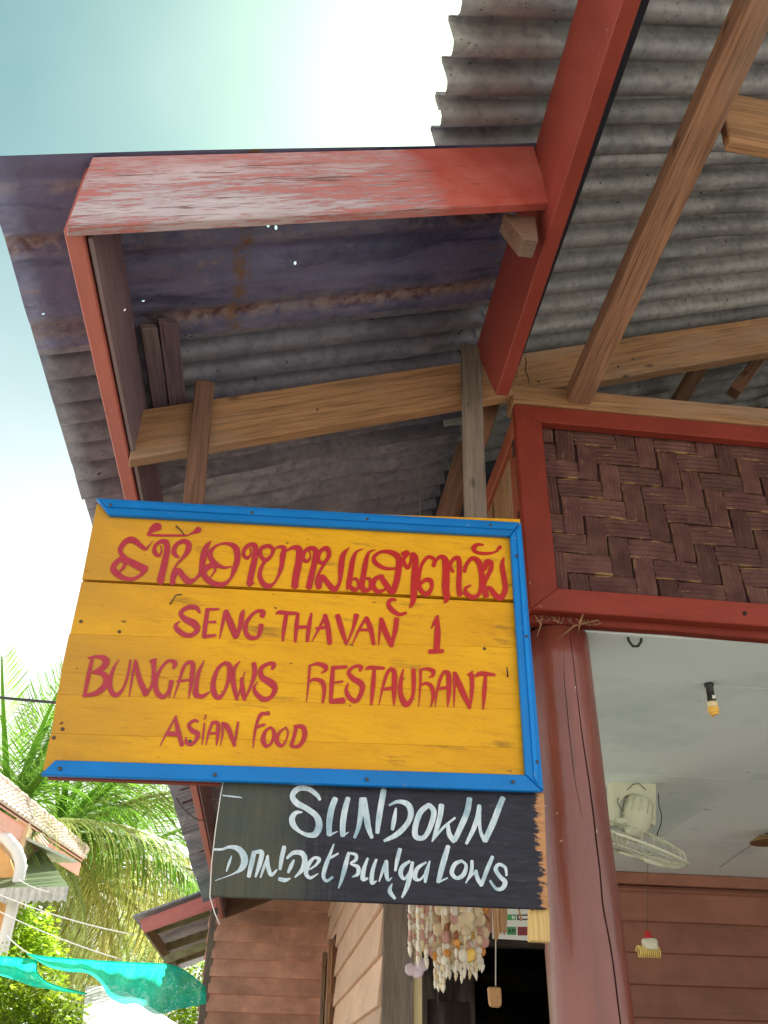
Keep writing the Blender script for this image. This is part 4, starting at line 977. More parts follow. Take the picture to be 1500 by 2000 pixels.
FAN = thing('ceiling_fan', up_to(hz(1245, 1531, 2.676), 2.676), 'white caged orbit fan with swivel motor hung from the porch ceiling beside the post', 'fan')
fw = plain('fan_plastic', (.62, .64, .50), .4, var=.05); fy = hz(1245, 1530, 2.676).y
def fh(x, y, d=0): return hy(x, y, fy + d)
prism('bracket', [fh(1196, 1525), fh(1282, 1531), fh(1281, 1612), fh(1268, 1612), fh(1268, 1582), fh(1262, 1564), fh(1250, 1553), fh(1236, 1550), fh(1222, 1554), fh(1212, 1566), fh(1208, 1610), fh(1198, 1608)], (0, .07, 0), fw, FAN, (1, 0, 0), .003)
prism('ceiling_plate', [fh(1190, 1523) + V((0, -.02, 0)), fh(1290, 1529) + V((0, -.02, 0)), fh(1290, 1529) + V((0, .12, 0)), fh(1190, 1523) + V((0, .12, 0))], (0, 0, -.006), fw, FAN, (1, 0, 0), .001)
m0 = fh(1250, 1562, .02); m1 = fh(1238, 1632, .0); mx_ = (m1 - m0); mL = mx_.length
pxs = mL/71
link('motor', lathe_mesh('motor', [(.2*mL, 0), (.32*mL, .03*mL), (.36*mL, .12*mL), (.39*mL, .55*mL), (.36*mL, .60*mL), (.36*mL, .72*mL), (.22*mL, .95*mL), (.16*mL, 1.1*mL)], fw, 20), axisM(m0, mx_), FAN)
for i in range(12):
    a = i*math.pi/6; Mx = axisM(m0, mx_)
    tube('motor_rib', [Mx @ V((.38*mL*math.cos(a), .38*mL*math.sin(a), .14*mL)), Mx @ V((.40*mL*math.cos(a), .40*mL*math.sin(a), .5*mL))], .002, fw, FAN, 4)
prism('swivel_bar', [fh(1206, 1597, -.02), fh(1279, 1600, -.02), fh(1278, 1610, -.02), fh(1206, 1607, -.02)], (0, .02, 0), fw, FAN, (1, 0, 0), .002)
link('swivel_knob', lathe_mesh('swivel_knob', [(.0001, 0), (.012, 0), (.010, .01), (.0001, .012)], plain('brass', (.30, .25, .12), .4), 10), axisM(fh(1253, 1603, -.021), (0, -1, 0)), FAN)
th_ = R(71); fn = (cR*(-.38) - cU*(.925)).normalized()*math.sin(th_) - cF*math.cos(th_)
fc = fh(1238, 1650, -.02); FM = axisM(fc, fn); FR = .215
def circ(r, z, n=36): return [FM @ V((r*math.cos(2*math.pi*i/n), r*math.sin(2*math.pi*i/n), z)) for i in range(n+1)]
tube('cage_rim', circ(FR, 0), .006, fw, FAN, 6); tube('cage_ring', circ(FR*.7, .034), .0022, fw, FAN, 5); tube('cage_ring', circ(FR*.6, -.05), .0022, fw, FAN, 5)
cg = bmesh.new()
def addtube(pts, r):
    me_ = tube_mesh('t', pts, r, None, 4); cg.from_mesh(me_); bpy.data.meshes.remove(me_)
for i in range(60):
    a = 2*math.pi*i/60; c_, s_ = math.cos(a), math.sin(a)
    addtube([FM @ V((c_*q*FR, s_*q*FR, z)) for q, z in ((.22, .045), (.6, .040), (.85, .026), (1, .0))], .0014)
for i in range(28):
    a = 2*math.pi*i/28; c_, s_ = math.cos(a), math.sin(a)
    addtube([FM @ V((c_*q*FR, s_*q*FR, z)) for q, z in ((.2, -.06), (.6, -.052), (.9, -.035), (1, .0))], .0014)
cme = bpy.data.meshes.new('cage_wires'); cg.to_mesh(cme); cg.free(); cme.materials.append(fw); link('cage_wires', cme, Matrix(), FAN)
link('cage_hub', lathe_mesh('cage_hub', [(.0001, .050), (.05, .048), (.052, .040), (.0001, .038)], fw, 20), FM, FAN)
bld = plain('fan_blade', (.55, .57, .48), .3)
for k in range(3):
    a = k*2.094; vs = []
    for u, w0, w1 in ((.12, -.2, .2), (.4, -.45, .35), (.75, -.42, .45), (.92, -.2, .35)):
        for w in (w0, w1): aa = a + w*1.1; vs.append((FR*u*math.cos(aa), FR*u*math.sin(aa), -.012 + .028*(w + .1)))
    vs += [(x, y, z - .002) for x, y, z in vs]
    fs = [(2*i, 2*i+1, 2*i+3, 2*i+2) for i in range(3)] + [(8+2*i, 8+2*i+2, 8+2*i+3, 8+2*i+1) for i in range(3)]
    fs += [(0, 2, 10, 8), (2, 4, 12, 10), (4, 6, 14, 12), (1, 9, 11, 3), (3, 11, 13, 5), (5, 13, 15, 7), (0, 8, 9, 1), (6, 7, 15, 14)]
    link('blade', mesh('blade', vs, fs, bld), FM, FAN)
tube('power_cord', [fh(x, y, d) for x, y, d in ((1286, 1549, 0), (1287, 1575, 0), (1292, 1590, 0), (1291, 1610, -.02), (1284, 1628, -.05), (1283, 1636, -.06))], .0022, M['black'], FAN, 5)
for q in (((1208, 1558), (1206, 1566), (1212, 1578), (1222, 1588)), ((1225, 1543), (1236, 1532), (1248, 1530), (1262, 1543))):
    tube('power_cord', [fh(x, y, -.006) for x, y in q], .0016, M['nail'], FAN, 5)

CLp = thing('ceiling_lamp', up_to(hz(1503, 1640, 2.65), 2.65), 'flat bronze ceiling lamp dish at the right edge near the back wall', 'lamp')
c0 = hz(1500, 1642, 2.62); bz = plain('bronze', (.30, .20, .09), .35, metal=.6)
link('dish', lathe_mesh('dish', [(.0001, .03), (.03, .028), (.085, .0), (.088, .004), (.04, .034), (.0001, .036)], bz, 24), Matrix.Translation(c0 + V((0, 0, -.01))), CLp)
tube('stem', [c0 + V((0, 0, .01)), c0 + V((0, 0, .035))], .01, M['black'], CLp); tube('stay_wire', [c0 + V((-.05, 0, .0)), hz(1405, 1694, 2.648)], .0014, M['nail'], CLp, 4)

ORN = thing('hanging_ornament', hy(1264, 1770, 1.9), 'small red, white and yellow ornament hanging beside the lower part of the red post', 'ornament')
OY = 1.9
tube('string', [hy(1266, 1600, OY), hy(1264, 1818, OY)], .0012, M['nail'], ORN, 4)
o0 = hy(1264, 1816, OY)
link('red_cap', lathe_mesh('red_cap', [(.004, 0), (.012, -.012), (.020, -.030), (.020, -.042), (.012, -.048)], plain('cap_red', (.45, .02, .02), .4), 12), Matrix.Translation(o0), ORN)
o1 = hy(1268, 1834, OY)
link('white_cup', lathe_mesh('white_cup', [(.030, 0), (.034, -.005), (.034, -.040), (.028, -.044)], plain('cup_white', (.62, .60, .48), .5, var=.3), 16), Matrix.Translation(o1), ORN)
pts = []
for i in range(150):
    t = i/149; c = hy(1246 + 42*t, 1858 + 2*t, OY); a = t*math.pi*22
    pts.append(c + V((0, math.cos(a)*.020, math.sin(a)*.022)))
tube('yellow_fringe', pts, .0032, plain('fringe_yellow', (.72, .55, .16), .6), ORN, 5)

# ================================================================ CHIMES AND POSTER
def shellmats():
    return {k: plain('shell_' + k, c, .35, .5, .2, 0, 30) for k, c in dict(white=(.78, .74, .64), cream=(.72, .60, .40), orange=(.62, .27, .05), brown=(.28, .10, .04), pink=(.55, .30, .26), lilac=(.62, .52, .60), yellow=(.75, .52, .12)).items()}
SM = shellmats()
def flat_shell(k): return lathe_mesh('shell', [(.0001, .0005), (.008, -.0005), (.0145, -.0025), (.0155, -.002), (.012, .0012), (.006, .0025), (.0001, .003)], SM[k], 9)
def cone_shell(k):
    return lathe_mesh('shell', [(.0001, .012), (.004, .009), (.0065, .004), (.0052, .001), (.0058, -.003), (.004, -.007), (.003, -.011), (.0001, -.017)], SM[k], 7)
def ovate(k): return lathe_mesh('shell', [(.0001, .018), (.006, .012), (.0105, .002), (.009, -.010), (.0001, -.018)], SM[k], 8)
FS = {k: flat_shell(k) for k in SM}; CS = {k: cone_shell(k) for k in SM}; OV = {k: ovate(k) for k in SM}
sm = plain('chime_string', (.6, .56, .45), .7)
def chime(label, x0, x1, Y, spec):
    top = hy((x0 + x1)/2, 1700, Y)
    C = thing('shell_wind_chime', top, label, 'wind chime', 'shell wind chimes hanging under the eave')
    rad = (hy(x1, 1800, Y) - hy(x0, 1800, Y)).length/2
    link('hoop', lathe_mesh('hoop', [(rad*.9, .004), (rad, .004), (rad, -.004), (rad*.9, -.004)], M['chime_wood'], 20), Matrix.Translation(top), C)
    tube('string', [top, top + V((0, 0, rz(top.x) - top.z - .02))], .001, sm, C, 4)
    for (px, yend, kinds) in spec:
        f = (px - (x0 + x1)/2)/((x1 - x0)/2); f = max(-.97, min(.97, f)); dy = math.sqrt(1 - f*f)*rad*random.choice((-1, 1))
        Yp = Y + dy
        B = hy(px, yend, Yp); T = V((B.x, B.y, top.z))
        tube('string', [T, B], .0008, sm, C, 4)
        y = 1756 + random.uniform(0, 6)
        for (kd, col, step, s0) in kinds:
            if y > yend: break
            me_ = (FS if kd == 'f' else CS if kd == 'c' else OV)[col]
            P = hy(px + random.uniform(-1.5, 1.5), y, Yp)
            if kd == 'f': Mx = axisM(P, (random.uniform(-.7, .7), -1, random.uniform(-.25, .25)))
            else: Mx = Matrix.Translation(P) @ Matrix.Rotation(random.uniform(-.3, .3), 4, 'Y')
            link('shell', me_, Mx @ Matrix.Diagonal((s0, s0, s0, 1)), C); y += step
    return C
rc = random.choice
def small(n): return [('c', rc(('white', 'cream', 'pink', 'white')), random.uniform(9, 12), random.uniform(.9, 1.25)) for _ in range(n)]
def mixed(n, tail):
    out = []
    for _ in range(n):
        k = rc(('f', 'f', 'f', 'o', 'c')); out.append((k, rc(('white', 'cream', 'orange', 'brown', 'pink', 'white', 'yellow', 'cream', 'white', 'cream')), random.uniform(14, 22), random.uniform(.75, 1.5) if k != 'o' else random.uniform(.7, .95)))
    return out + [('c', rc(('white', 'cream', 'white')), 12, .95) for _ in range(tail)]
spA = [(px, ye, small(20)) for px, ye in ((801, 1862), (809, 1845), (817, 1876), (825, 1855), (832, 1880), (840, 1866))]
chA = chime('left shell wind chime of small white spirals ending in round lilac discs', 798, 846, .55, spA)
for px, py, s0 in ((803, 1893, 1.5), (815, 1897, 1.5), (824, 1884, 1.6), (833, 1850, 1.3)):
    P = hy(px, py, .54); link('shell', FS['lilac' if py > 1880 else 'orange'], axisM(P, (random.uniform(-.2, .2), -1, .1)) @ Matrix.Diagonal((s0*.8, s0*.8, s0*.5, 1)), chA)
spB = []
for i in range(17):
    px = 850 + 92*((i*7) % 17)/16; spB.append((px, (random.uniform(1888, 1918) if i % 5 else 1936 - abs(px - 866)*.45), mixed(7, 5)))
chime('large shell wind chime of white, orange and brown shells in the middle', 848, 944, .62, spB)
WC = thing('wooden_wind_chime', hy(970, 1740, .6), 'wooden slab wind chime with a long string and a single carved tag', 'wind chime')
rt_ = hy(968, 1730, .6); tube('string', [rt_ + V((0, 0, rz(rt_.x) - rt_.z - .02)), hy(968, 1800, .6), hy(968, 1926, .6)], .0018, plain('string_white', (.7, .68, .6), .6), WC, 5)
for q, d_ in (([(926, 1760), (938, 1760), (944, 1815), (940, 1829), (933, 1826)], 0), ([(937, 1758), (951, 1760), (952, 1820), (947, 1831), (940, 1828)], .02), ([(962, 1765), (972, 1765), (976, 1822), (972, 1837), (966, 1834)], -.02), ([(974, 1762), (983, 1765), (984, 1815), (979, 1825), (975, 1815)], .02), ([(984, 1764), (992, 1766), (990, 1820), (985, 1827), (981, 1815)], .04), ([(950, 1790), (953, 1788), (958, 1800), (957, 1803)], .0), ([(1012, 1770), (1015, 1773), (1021, 1796), (1018, 1800)], .02)):
    prism('wood_slab', [hy(x, y, .6 + d_) for x, y in q], (0, .010, 0), M['chime_wood'], WC, (0, 0, 1), .002)
prism('wood_tag', [hy(x, y, .59) for x, y in ((953, 1927), (979, 1928), (981, 1960), (978, 1968), (960, 1967), (956, 1962))], (0, .016, 0), M['chime_wood'], WC, (0, 0, 1), .004)

PO = thing('menu_poster', hy(1010, 1835, 2.99), 'white printed poster with green and maroon boxes above the dark doorway', 'poster')
PY = 2.99
def pq(x0, y0, x1, y1, d): return [hy(x0, y0, PY - d), hy(x1, y0, PY - d), hy(x1, y1, PY - d), hy(x0, y1, PY - d)]
prism('sheet', [hy(960, 1700, PY), hy(1046, 1702, PY), hy(1050, 1838, PY), hy(962, 1833, PY)], (0, .004, 0), plain('poster_white', (.66, .66, .64), .4, var=.03), PO, (1, 0, 0), 0)
pg, pm_, pk, pw_ = plain('print_green', (.06, .30, .10), .4), plain('print_maroon', (.20, .02, .03), .4), plain('print_black', (.03, .02, .02), .4), plain('print_white', (.7, .7, .7), .4)
for a_, m_ in (((990, 1786, 1008, 1797), pg), ((1010, 1786, 1034, 1797), pk), ((990, 1810, 1008, 1826), pg), ((1011, 1810, 1035, 1827), pm_), ((1010, 1762, 1034, 1774), pg)):
    prism('print_box', pq(*a_, .0015), (0, .001, 0), m_, PO, (1, 0, 0), 0)
prism('print_box', pq(1013, 1789, 1031, 1794, .0025), (0, .0008, 0), pw_, PO, (1, 0, 0), 0)
for st, o_, m_ in (([[(0, 6, 1.6), (0, 0, 1.6)], [(0, 0, 1.6), (4, 6, 1.6)], [(4, 6, 1.6), (4, 0, 1.6)]], (1001, 1789), pw_), ([[(0, 8, 1.6), (2.5, 0, 1.6)], [(2.5, 0, 1.6), (5, 8, 1.6)], [(1, 5, 1.4), (4, 5, 1.4)]], (993, 1814), pk), ([[(0, 8, 1.6), (0, 0, 1.6)], [(0, 0, 1.6), (2.5, 4, 1.6)], [(2.5, 4, 1.6), (5, 0, 1.6)], [(5, 0, 1.6), (5, 8, 1.6)]], (1001, 1814), pk)):
    def small_letter(): pass
    letter([[(a*10, b*10, c*10) for a, b, c in s_] for s_ in st], o_[0], o_[1], 10, m_, PO, PY - .003, 1.0, hy)

# ================================================================ HOUSE ON THE LEFT
LH = thing('tiled_house', (hy(20, 1700, 12.5).x, 12.5, 0), 'cream house with scalloped tile roof, pink fascia and white arched balcony at the left edge', 'house')
peach = plain('paint_peach', (.85, .45, .34), .6, var=.08)
EZ = 4.9
e0, e1 = hz(-90, 1512, EZ), hz(161, 1681, EZ); r0, r1 = hz(-90, 1455, EZ + .95), hz(166, 1664, EZ + .35)
tile = plain('roof_tile', (.66, .55, .45), .7, var=.25)
ntile = 34; ed = (e1 - e0)
up_ = V((0, 0, 1))
for i in range(ntile):
    f = (i + .5)/ntile; a = e0.lerp(e1, f); b = r0.lerp(r1, f); w = ed.length/ntile
    X = (b - a).normalized(); Ld = (b - a).length; Yd = ed.normalized(); vs = []; fs = []
    nz = X.cross(Yd).normalized(); 
    if nz.z < 0: nz = -nz
    for c in range(5):
        s0, s1 = Ld*c/5, Ld*(c+1.12)/5
        for s_, lift in ((s0, .030), (s1, .0)):
            for k in range(6):
                t = math.pi*k/5; vs.append(a + X*s_ + Yd*(-math.cos(t)*w*.52) + nz*(math.sin(t)*w*.42 + lift))
        base = c*12
        for k in range(5): fs.append((base+k, base+k+1, base+6+k+1, base+6+k))
        fs.append(tuple(base + k for k in range(6)))
    link('roof_tile', mesh('roof_tile', [v - a for v in vs], fs, tile), Matrix.Translation(a), LH)
prism('roof_deck', [e0, e1, r1, r0], (0, 0, -.02), peach, LH, ed, 0)
tube('ridge_tile', [r0 + V((0, 0, .03)), r1 + V((0, 0, .03))], .09, tile, LH, 8)
for i in range(14): 
    p = r0.lerp(r1, (i+.5)/14); link('ridge_bump', lathe_mesh('ridge_bump', [(.10, -.04), (.11, 0), (.06, .05), (.001, .07)], tile, 8), Matrix.Translation(p + V((0, 0, .06))), LH)
vn = V((-ed.y, ed.x, 0)).normalized()
def hv(x, y, off=.08): return hit(x, y, e0 - V((0, 0, 0)) + vn*off*(1 if vn.x < 0 else -1), vn)
ein = (r0 - e0); ein.z = 0; ein = ein.normalized()*.12
prism('fascia_board', [e0 + ein - V((0, 0, .03)), e1 + ein*.6 - V((0, 0, .03)), e1 + ein*.6 - V((0, 0, .24)), e0 + ein - V((0, 0, .27))], ein.normalized()*.03, peach, LH, ed, .002)
cream = plain('wall_cream', (.80, .62, .38), .8, var=.06); white = plain('trim_white', (.85, .82, .80), .5, var=.03); orange = plain('wall_orange', (.80, .45, .18), .8, var=.08)
WY = 12.4
c_ = hy(50, 1640, WY)
prism('wall', [(r0.x - .6, WY, 0), (c_.x, WY, 0), (c_.x, WY, c_.z + .25), (r0.x - .6, WY, c_.z + .55)], (0, .15, 0), cream, LH, (1, 0, 0), 0)
prism('wall', [(c_.x, WY + .15, 0), (c_.x, WY + .7, 0), (c_.x, WY + .7, c_.z + .2), (c_.x, WY + .15, c_.z + .2)], (-.15, 0, 0), cream, LH, (0, 1, 0), 0)
prism('soffit', [hy(50, 1640, WY), hy(149, 1686, WY), hy(98, 1684, WY + 2), hy(50, 1668, WY + 2)], (0, 0, .04), plain('soffit_green', (.55, .62, .52), .6), LH, (1, 0, 0), 0)
ay = 11.9
ap = [hy(x, y, ay) for x, y in ((-70, 1640), (-40, 1625), (-8, 1625), (15, 1640), (32, 1660), (40, 1682), (40, 1700))]; lo = ap[-1]
ap += [V((lo.x, ay, z)) for z in (lo.z - .4, lo.z - 1.2, 0.1)]
tube('arch_trim', ap, .085, white, LH, 8)
prism('arch_soffit', [p_ + V((-.10, .12, -.10)) for p_ in ap[:7]] + [V((lo.x - .1, ay + .12, 2.4)), V((ap[0].x, ay + .12, 2.4))], (0, .1, 0), orange, LH, (1, 0, 0), 0)
prism('capital', [hy(36, 1684, ay - .05), hy(50, 1684, ay - .05), hy(44, 1700, ay - .05), hy(38, 1700, ay - .05)], (0, .2, 0), white, LH, (1, 0, 0), .01)
def greenglass():
    s = NT('awning_sheet'); w_ = s.n('ShaderNodeTexWave', wave_type='BANDS'); s.l(s.scale(s.obj, 6, 6, 6), w_.inputs[0]); w_.inputs['Scale'].default_value = 3
    col = s.mix(w_.outputs[1], (.22, .30, .16), (.32, .40, .22)); s.fin(col, .4, .5)
    t = s.n('ShaderNodeBsdfTranslucent'); s.l(col, t.inputs[0]); mx = s.n('ShaderNodeMixShader'); mx.inputs[0].default_value = .5
    s.l(s.b.outputs[0], mx.inputs[1]); s.l(t.outputs[0], mx.inputs[2]); s.l(mx.outputs[0], s.out.inputs[0]); return s.m
AW = thing('awning', hy(70, 1740, 12), 'green translucent awning on a metal frame under the tiled eave', 'awning')
a0, a1, a2, a3 = hy(-60, 1668, 13.2), hy(85, 1664, 13.2), hy(134, 1735, 11.6), hy(-90, 1740, 11.6)
prism('sheet', [a0, a1, a2, a3], (0, 0, .02), greenglass(), AW, (1, 0, 0), 0)
bar = plain('awning_bar', (.16, .17, .11), .5)
for i in range(9):
    f = i/8; tube('bar', [a0.lerp(a1, f) - V((0, 0, .03)), a3.lerp(a2, f) - V((0, 0, .03))], .016, bar, AW, 5)
for f in (.02, .5, .97): tube('bar', [a0.lerp(a3, f) - V((0, 0, .05)), a1.lerp(a2, f) - V((0, 0, .05))], .02, bar, AW, 5)
vs = []; fs = []
for i in range(61):
    p = a3.lerp(a2, i/60); dz = .17 + .015*math.cos(i*math.pi/2)
    vs += [p + V((0, -.02 + .015*math.sin(i*1.6), .02)), p + V((0, -.02 + .02*math.sin(i*1.6), -dz))]
for i in range(60): fs.append((2*i, 2*i+1, 2*i+3, 2*i+2))
link('valance', mesh('valance', [v - a3 for v in vs], fs, plain('valance_white', (.62, .60, .56), .7, var=.2)), Matrix.Translation(a3), AW)

# pale ropes
for i, (p, q, y0, y1, s_, lab) in enumerate((((-40, 1730), (262, 1826), 9, 8, .05, 'upper pale rope running from the arched house towards the palms'), ((-40, 1760), (240, 1875), 9, 8, .04, 'middle pale rope crossing in front of the palm trunks'), ((14, 1828), (120, 1880), 9, 8, .06, 'short lower pale rope sagging down to the green net'), ((36, 1718), (95, 1742), 11, 11, .02, 'thin pale rope tied to the awning bar'))):
    tag(tube('rope', sag(hy(*p, y0), hy(*q, y1), s_), .006, ww, None, 5), lab, 'rope')

# ================================================================ GREEN SHADE NET
def netmat():
    s = NT('net_teal'); b = s.noise(s.scale(s.obj, 1, 1, 1), 3, 4, .6); w_ = s.noise(s.scale(s.obj, 9, 2, 2), 1.0, 4, .6)
    col = s.mix(s.rng(b, .35, .65), (.006, .50, .38), (.02, .62, .48)); col = s.mix(s.rng(w_, .55, .7, 0, .5), col, (.06, .62, .48)); s.bump(w_, .6, .06); s.fin(col, .8, .05)
    t = s.n('ShaderNodeBsdfTranslucent'); s.l(s.val(1.25, col), t.inputs[0]); mx = s.n('ShaderNodeMixShader'); mx.inputs[0].default_value = .55
    s.l(s.b.outputs[0], mx.inputs[1]); s.l(t.outputs[0], mx.inputs[2])
    tr = s.n('ShaderNodeBsdfTransparent'); m2 = s.n('ShaderNodeMixShader'); m2.inputs[0].default_value = .10
    s.l(mx.outputs[0], m2.inputs[1]); s.l(tr.outputs[0], m2.inputs[2]); s.l(m2.outputs[0], s.out.inputs[0]); return s.m
NM = netmat()
def net(cols, Y0, Y1, label, amp=.10, nv=14, sub=6):
    N = thing('shade_net', hy(cols[0][0], cols[0][1], Y0), label, 'shade net', 'green shade nets strung low at the left'); O = V(N.location); vs = []; fs = []
    c = cat([(a, b, 0) for a, b, _, _ in cols], sub); d_ = cat([(x, y, 0) for _, _, x, y in cols], sub); n = len(c)
    for i in range(n):
        for j in range(nv+1):
            f = j/nv; x = c[i][0]*(1-f) + d_[i][0]*f; y = c[i][1]*(1-f) + d_[i][1]*f
            Y = Y0 + (Y1 - Y0)*f + amp*noise.noise(V((i*.22, f*2.2, 3))) + amp*.5*math.sin(i*.9 + f*3)*f*(1-f)*2 + .35*math.sin(math.pi*f)
            vs.append(hy(x, y, Y) - O)
    for i in range(n-1):
        for j in range(nv): k = i*(nv+1)+j; fs.append((k, k+1, k+nv+2, k+nv+1))
    link('net', mesh('net', vs, fs, NM, True), Matrix.Translation(O), N)
    tube('edge_rope', [hy(a, b, Y0) for a, b, _ in c], .006, NM, N, 5)
net([(52, 1863, 56, 1866), (90, 1869, 96, 1889), (130, 1872, 134, 1898), (165, 1875, 170, 1901), (195, 1877, 196, 1920), (235, 1879, 214, 1948), (270, 1881, 240, 1961), (305, 1882, 268, 1961), (340, 1887, 304, 1981), (372, 1904, 348, 1971), (402, 1930, 402, 1961)], 6.9, 6.5, 'main green shade net sagging between the palms and the brown house corner')
net([(-30, 1867, -30, 1900), (10, 1869, 5, 1907), (40, 1872, 40, 1918), (70, 1877, 66, 1927), (73, 1900, 90, 1931), (100, 1922, 115, 1936), (170, 1941, 168, 1943)], 6.9, 6.7, 'small green shade net tapering to a point at the left edge', nv=8)

# ================================================================ LOW WHITE ROOF
WS = thing('low_shed', hy(240, 2000, 15) * 1, 'low shed with a bright white roof glimpsed under the green net', 'shed'); WS.location.z = 0; WM[WS.name] = Matrix.Translation(WS.location)
wr = plain('roof_white', (.82, .80, .80), .6, var=.03)
r_ = [hy(160, 1915, 16), hy(235, 1915, 16), hy(300, 1962, 14), hy(352, 2003, 14), hy(352, 2070, 13.4), hy(158, 2070, 13.4)]
prism('roof', [hy(168, 1925, 17), hy(228, 1925, 17), hy(356, 2006, 14), hy(158, 2040, 14)], (0, 0, -.06), wr, WS, (1, 0, 0), 0)
prism('wall', [(hy(165, 2035, 14.2).x, 14.3, 0), (hy(345, 2010, 14.2).x, 14.3, 0), (hy(345, 2010, 14.2).x, 14.3, hy(345, 2012, 14.3).z - .05), (hy(165, 2035, 14.2).x, 14.3, hy(165, 2045, 14.3).z - .05)], (0, 2.5, 0), wr, WS, (1, 0, 0), 0)

# ================================================================ PALMS AND TREES
def frond_mesh(L, droop, n, ll, hang, mat, seed, w=.030):
    rnd = random.Random(seed); vs = []; fs = []
    def P(t): return V((L*(t - .18*droop*t*t*t), L*.03*math.sin(t*3 + seed), L*(.32*t - droop*t*t*.75)))
    m = 14
    for i in range(m+1):
        t = i/m; p = P(t); r = .028*(1 - t*.85)
        for (y, z) in ((-r, 0), (0, r*.8), (r, 0), (0, -r*.6)): vs.append(p + V((0, y, z)))
    for i in range(m):
        for k in range(4): j = (k+1) % 4; fs.append((i*4+k, i*4+j, i*4+4+j, i*4+4+k))
    for i in range(n):
        t = .10 + .90*(i/(n-1)); p = P(t); T = (P(min(1, t+.02)) - P(t-.02)).normalized()
        for sd_ in (-1, 1):
            if rnd.random() < .05: continue
            l = ll*(.55 + .9*math.sin(math.pi*min(1, .12 + t*.85)))*rnd.uniform(.85, 1.1)
            sw = rnd.uniform(.5, .8) + .5*t; S = (V((0, sd_, 0)) + T*sw + V((0, 0, rnd.uniform(.0, .30) - hang*.35))).normalized()
            h = hang*rnd.uniform(.75, 1.25)
            q0 = p; q1 = p + S*l*.42 + V((0, 0, -h*l*.10)); q2 = q1 + (S*(1-h*.55) + V((0, 0, -h))).normalized()*l*.33; q3 = q2 + (S*(1-h*.8)*.8 + V((0, 0, -h*1.25 - .1))).normalized()*l*.30
            W = T*w*rnd.uniform(.7, 1.1); b = len(vs)
            vs += [q0 - W*.3, q0 + W*.3, q1 - W*.55, q1 + W*.55, q2 - W*.42, q2 + W*.42, q3]
            fs += [(b, b+1, b+3, b+2), (b+2, b+3, b+5, b+4), (b+4, b+5, b+6)]
    return mesh('frond', vs, fs, mat)
FV = {}
for k_, mt in (('g', 'palm_green'), ('y', 'palm_yellow'), ('o', 'palm_olive')):
    FV[k_] = [frond_mesh(1, d_, 52, .25, h_, M[mt], 7*i + ord(k_), .0085) for i, (d_, h_) in enumerate(((.25, .35), (.45, .6), (.7, .95), (.95, 1.15)))]
def palm(px, py, Y, L, n, cols, label, seed, extra=()):
    rnd = random.Random(seed); c = hy(px, py, Y)
    T = thing('palm_tree', (c.x, c.y, 0), label, 'palm tree', 'coconut palms behind the signs at the left')
    tube('trunk', [V((c.x + .5*math.sin(z*.5 + seed)*.3*(1 - z/c.z), c.y, z)) for z in [c.z*i/10 for i in range(11)]], [.16 - .05*i/10 for i in range(11)], M['trunk'], T, 10)
    for i in range(n):
        az = 2.4*i + rnd.uniform(-.25, .25); lev = i/(n-1); tilt = 1.05 - 1.75*lev + rnd.uniform(-.1, .1)
        v = 0 if lev < .3 else 1 if lev < .55 else 2 if lev < .8 else 3
        me_ = FV[cols(lev, rnd)][v]; l = L*rnd.uniform(.85, 1.1)
        Mx = Matrix.Translation(c) @ Matrix.Rotation(az, 4, 'Z') @ Matrix.Rotation(-tilt, 4, 'Y') @ Matrix.Diagonal((l, l, l, 1))
        link('frond', me_, Mx, T)
    for az, tilt, v, k_, l in extra:
        link('frond', FV[k_][v], Matrix.Translation(c) @ Matrix.Rotation(R(az), 4, 'Z') @ Matrix.Rotation(-R(tilt), 4, 'Y') @ Matrix.Diagonal((l, l, l, 1)), T)
    return T
gg = lambda lev, r: 'g' if lev < .5 or r.random() < .3 else 'o'
gy = lambda lev, r: ('o' if r.random() < .35 else 'g') if lev < .6 else ('y' if r.random() < .45 else 'o')
palm(8, 1620, 15.5, 3.6, 16, gg, 'bright green palm with upright fronds at the left edge behind the tiled roof', 3, ((70, 66, 0, 'g', 3.9), (20, 62, 0, 'g', 3.9), (-50, 55, 0, 'g', 3.2)))
palm(104, 1650, 18, 3.7, 20, gy, 'big spreading palm whose fronds arch right below the yellow sign', 5, ((5, 42, 1, 'o', 3.9), (-12, 20, 1, 'o', 3.8), (-35, 34, 1, 'g', 3.4), (-8, 0, 2, 'g', 3.6)))
palm(172, 1735, 20, 3.7, 19, lambda lev, r: 'g' if lev < .3 else 'y' if r.random() < .55 else 'o', 'yellowing palm with drooping fronds above the green net', 9, ((-5, 28, 1, 'g', 3.8), (-20, 12, 2, 'o', 3.6), (10, -20, 3, 'y', 3.2), (-60, -25, 3, 'y', 3.2), (-90, -30, 3, 'y', 3.0)))

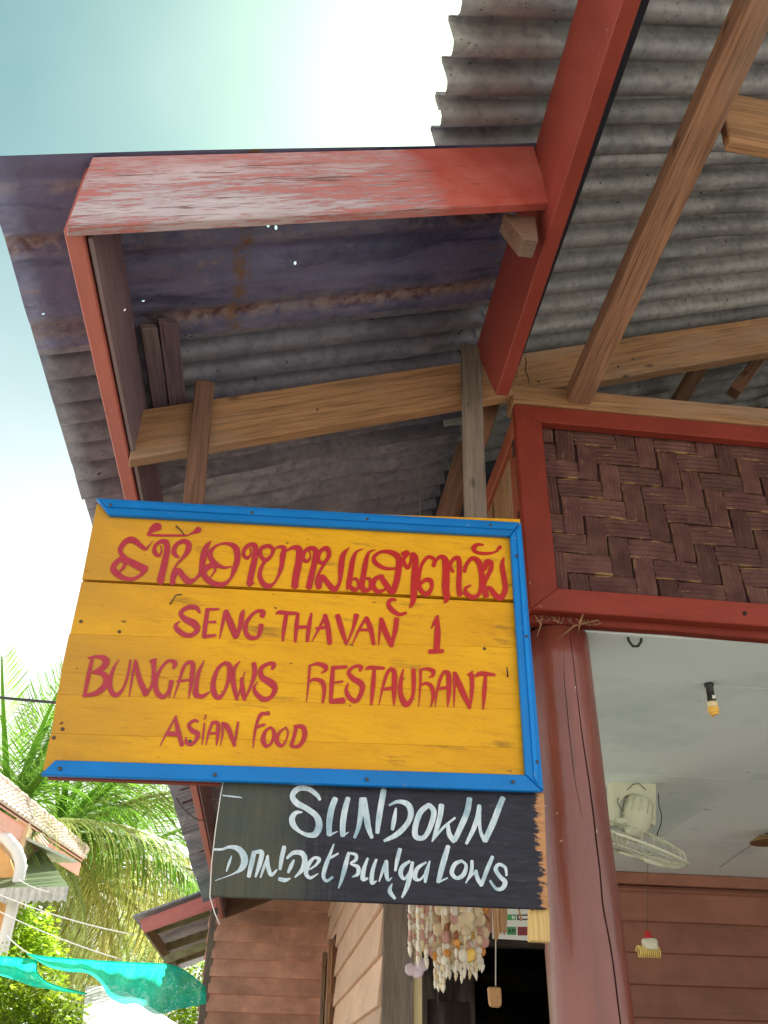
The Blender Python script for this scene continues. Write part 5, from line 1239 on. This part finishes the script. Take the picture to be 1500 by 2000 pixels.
def leafy(name, blobs, n, leaf, mat, label, cat_, group, trunk=True, seed=1):
    rnd = random.Random(seed); c0 = blobs[0][0]; T = thing(name, (c0.x, c0.y, 0), label, cat_, group)
    vs = []; fs = []; O = V(c0); tot = sum(b[1]**2 for b in blobs)
    for c, r in blobs:
        for _ in range(int(n*r*r/tot)):
            while True:
                d_ = V((rnd.uniform(-1, 1), rnd.uniform(-1, 1), rnd.uniform(-1, 1)))
                if .1 < d_.length < 1: break
            d_ = d_.normalized()*(rnd.random()**.35); p = c + d_*r*(1 + .35*noise.noise(d_*2.5 + c)) - O
            if noise.noise((p + O)*(2.2/r*.8)) < -.22: continue
            a = V((rnd.uniform(-1, 1), rnd.uniform(-1, 1), rnd.uniform(-.6, .6))).normalized(); b = a.cross(V((rnd.uniform(-1, 1), rnd.uniform(-1, 1), 1))).normalized()
            l = leaf*rnd.uniform(.6, 1.25); k = len(vs)
            vs += [p - a*l*.5, p + b*l*.26 - a*l*.05, p + a*l*.5, p - b*l*.26 - a*l*.05]; fs.append((k, k+1, k+2, k+3))
    link('crown', mesh('crown', vs, fs, mat), Matrix.Translation(O), T)
    base = V((c0.x, c0.y, 0))
    tube('trunk', [base, base.lerp(c0, .5) + V((.05, 0, 0)), c0], [.13, .10, .05], M['trunk'], T, 8)
    for c, r in blobs[1:5]: tube('branch', [base.lerp(c0, .6), c], [.05, .02], M['trunk'], T, 6)
    return T
def B(px, py, Y, r): return (hy(px, py, Y), r)
leafy('tree', [B(40, 1850, 13, .55), B(80, 1880, 13, .45), B(0, 1830, 13, .5), B(60, 1820, 13.5, .4)], 5200, .10, M['leaf_bright'], 'bright yellow green tree above the small green net', 'tree', 'leafy trees at the lower left', seed=2)
leafy('tree', [B(20, 1960, 10, .55), B(70, 1980, 10, .45), B(-20, 1930, 10, .5), B(110, 2000, 10, .35), B(90, 1945, 10.5, .3)], 6500, .085, M['leaf_bright'], 'leafy green bush at the bottom left corner under the net', 'bush', 'leafy trees at the lower left', seed=3)
leafy('tree', [B(320, 1800, 30, 1.3), B(370, 1790, 30, 1.1), B(350, 1850, 30, 1.5), B(290, 1850, 30, 1.2), B(270, 1780, 31, .9), B(400, 1760, 31, .7)], 8000, .17, M['leaf_far'], 'distant pale green tree behind the red edged roof', 'tree', 'leafy trees beyond the net', seed=4)
leafy('tree', [B(375, 1985, 18, .55), B(340, 1990, 18, .5), B(400, 1965, 18, .5), B(390, 1900, 19, .6)], 4200, .10, M['leaf_bright'], 'green shrub under the right end of the main net', 'bush', 'leafy trees beyond the net', seed=5)
leafy('tree', [B(150, 1960, 22, 1.0), B(110, 1900, 22, 1.1), B(200, 1905, 23, .9), B(250, 1880, 24, 1.0), B(40, 1900, 22, 1.3), B(120, 1990, 20, .8), B(330, 1900, 25, 1.0)], 8000, .15, M['leaf_far'], 'mid green tree between the shed and the palm trunks', 'tree', 'leafy trees beyond the net', seed=6)
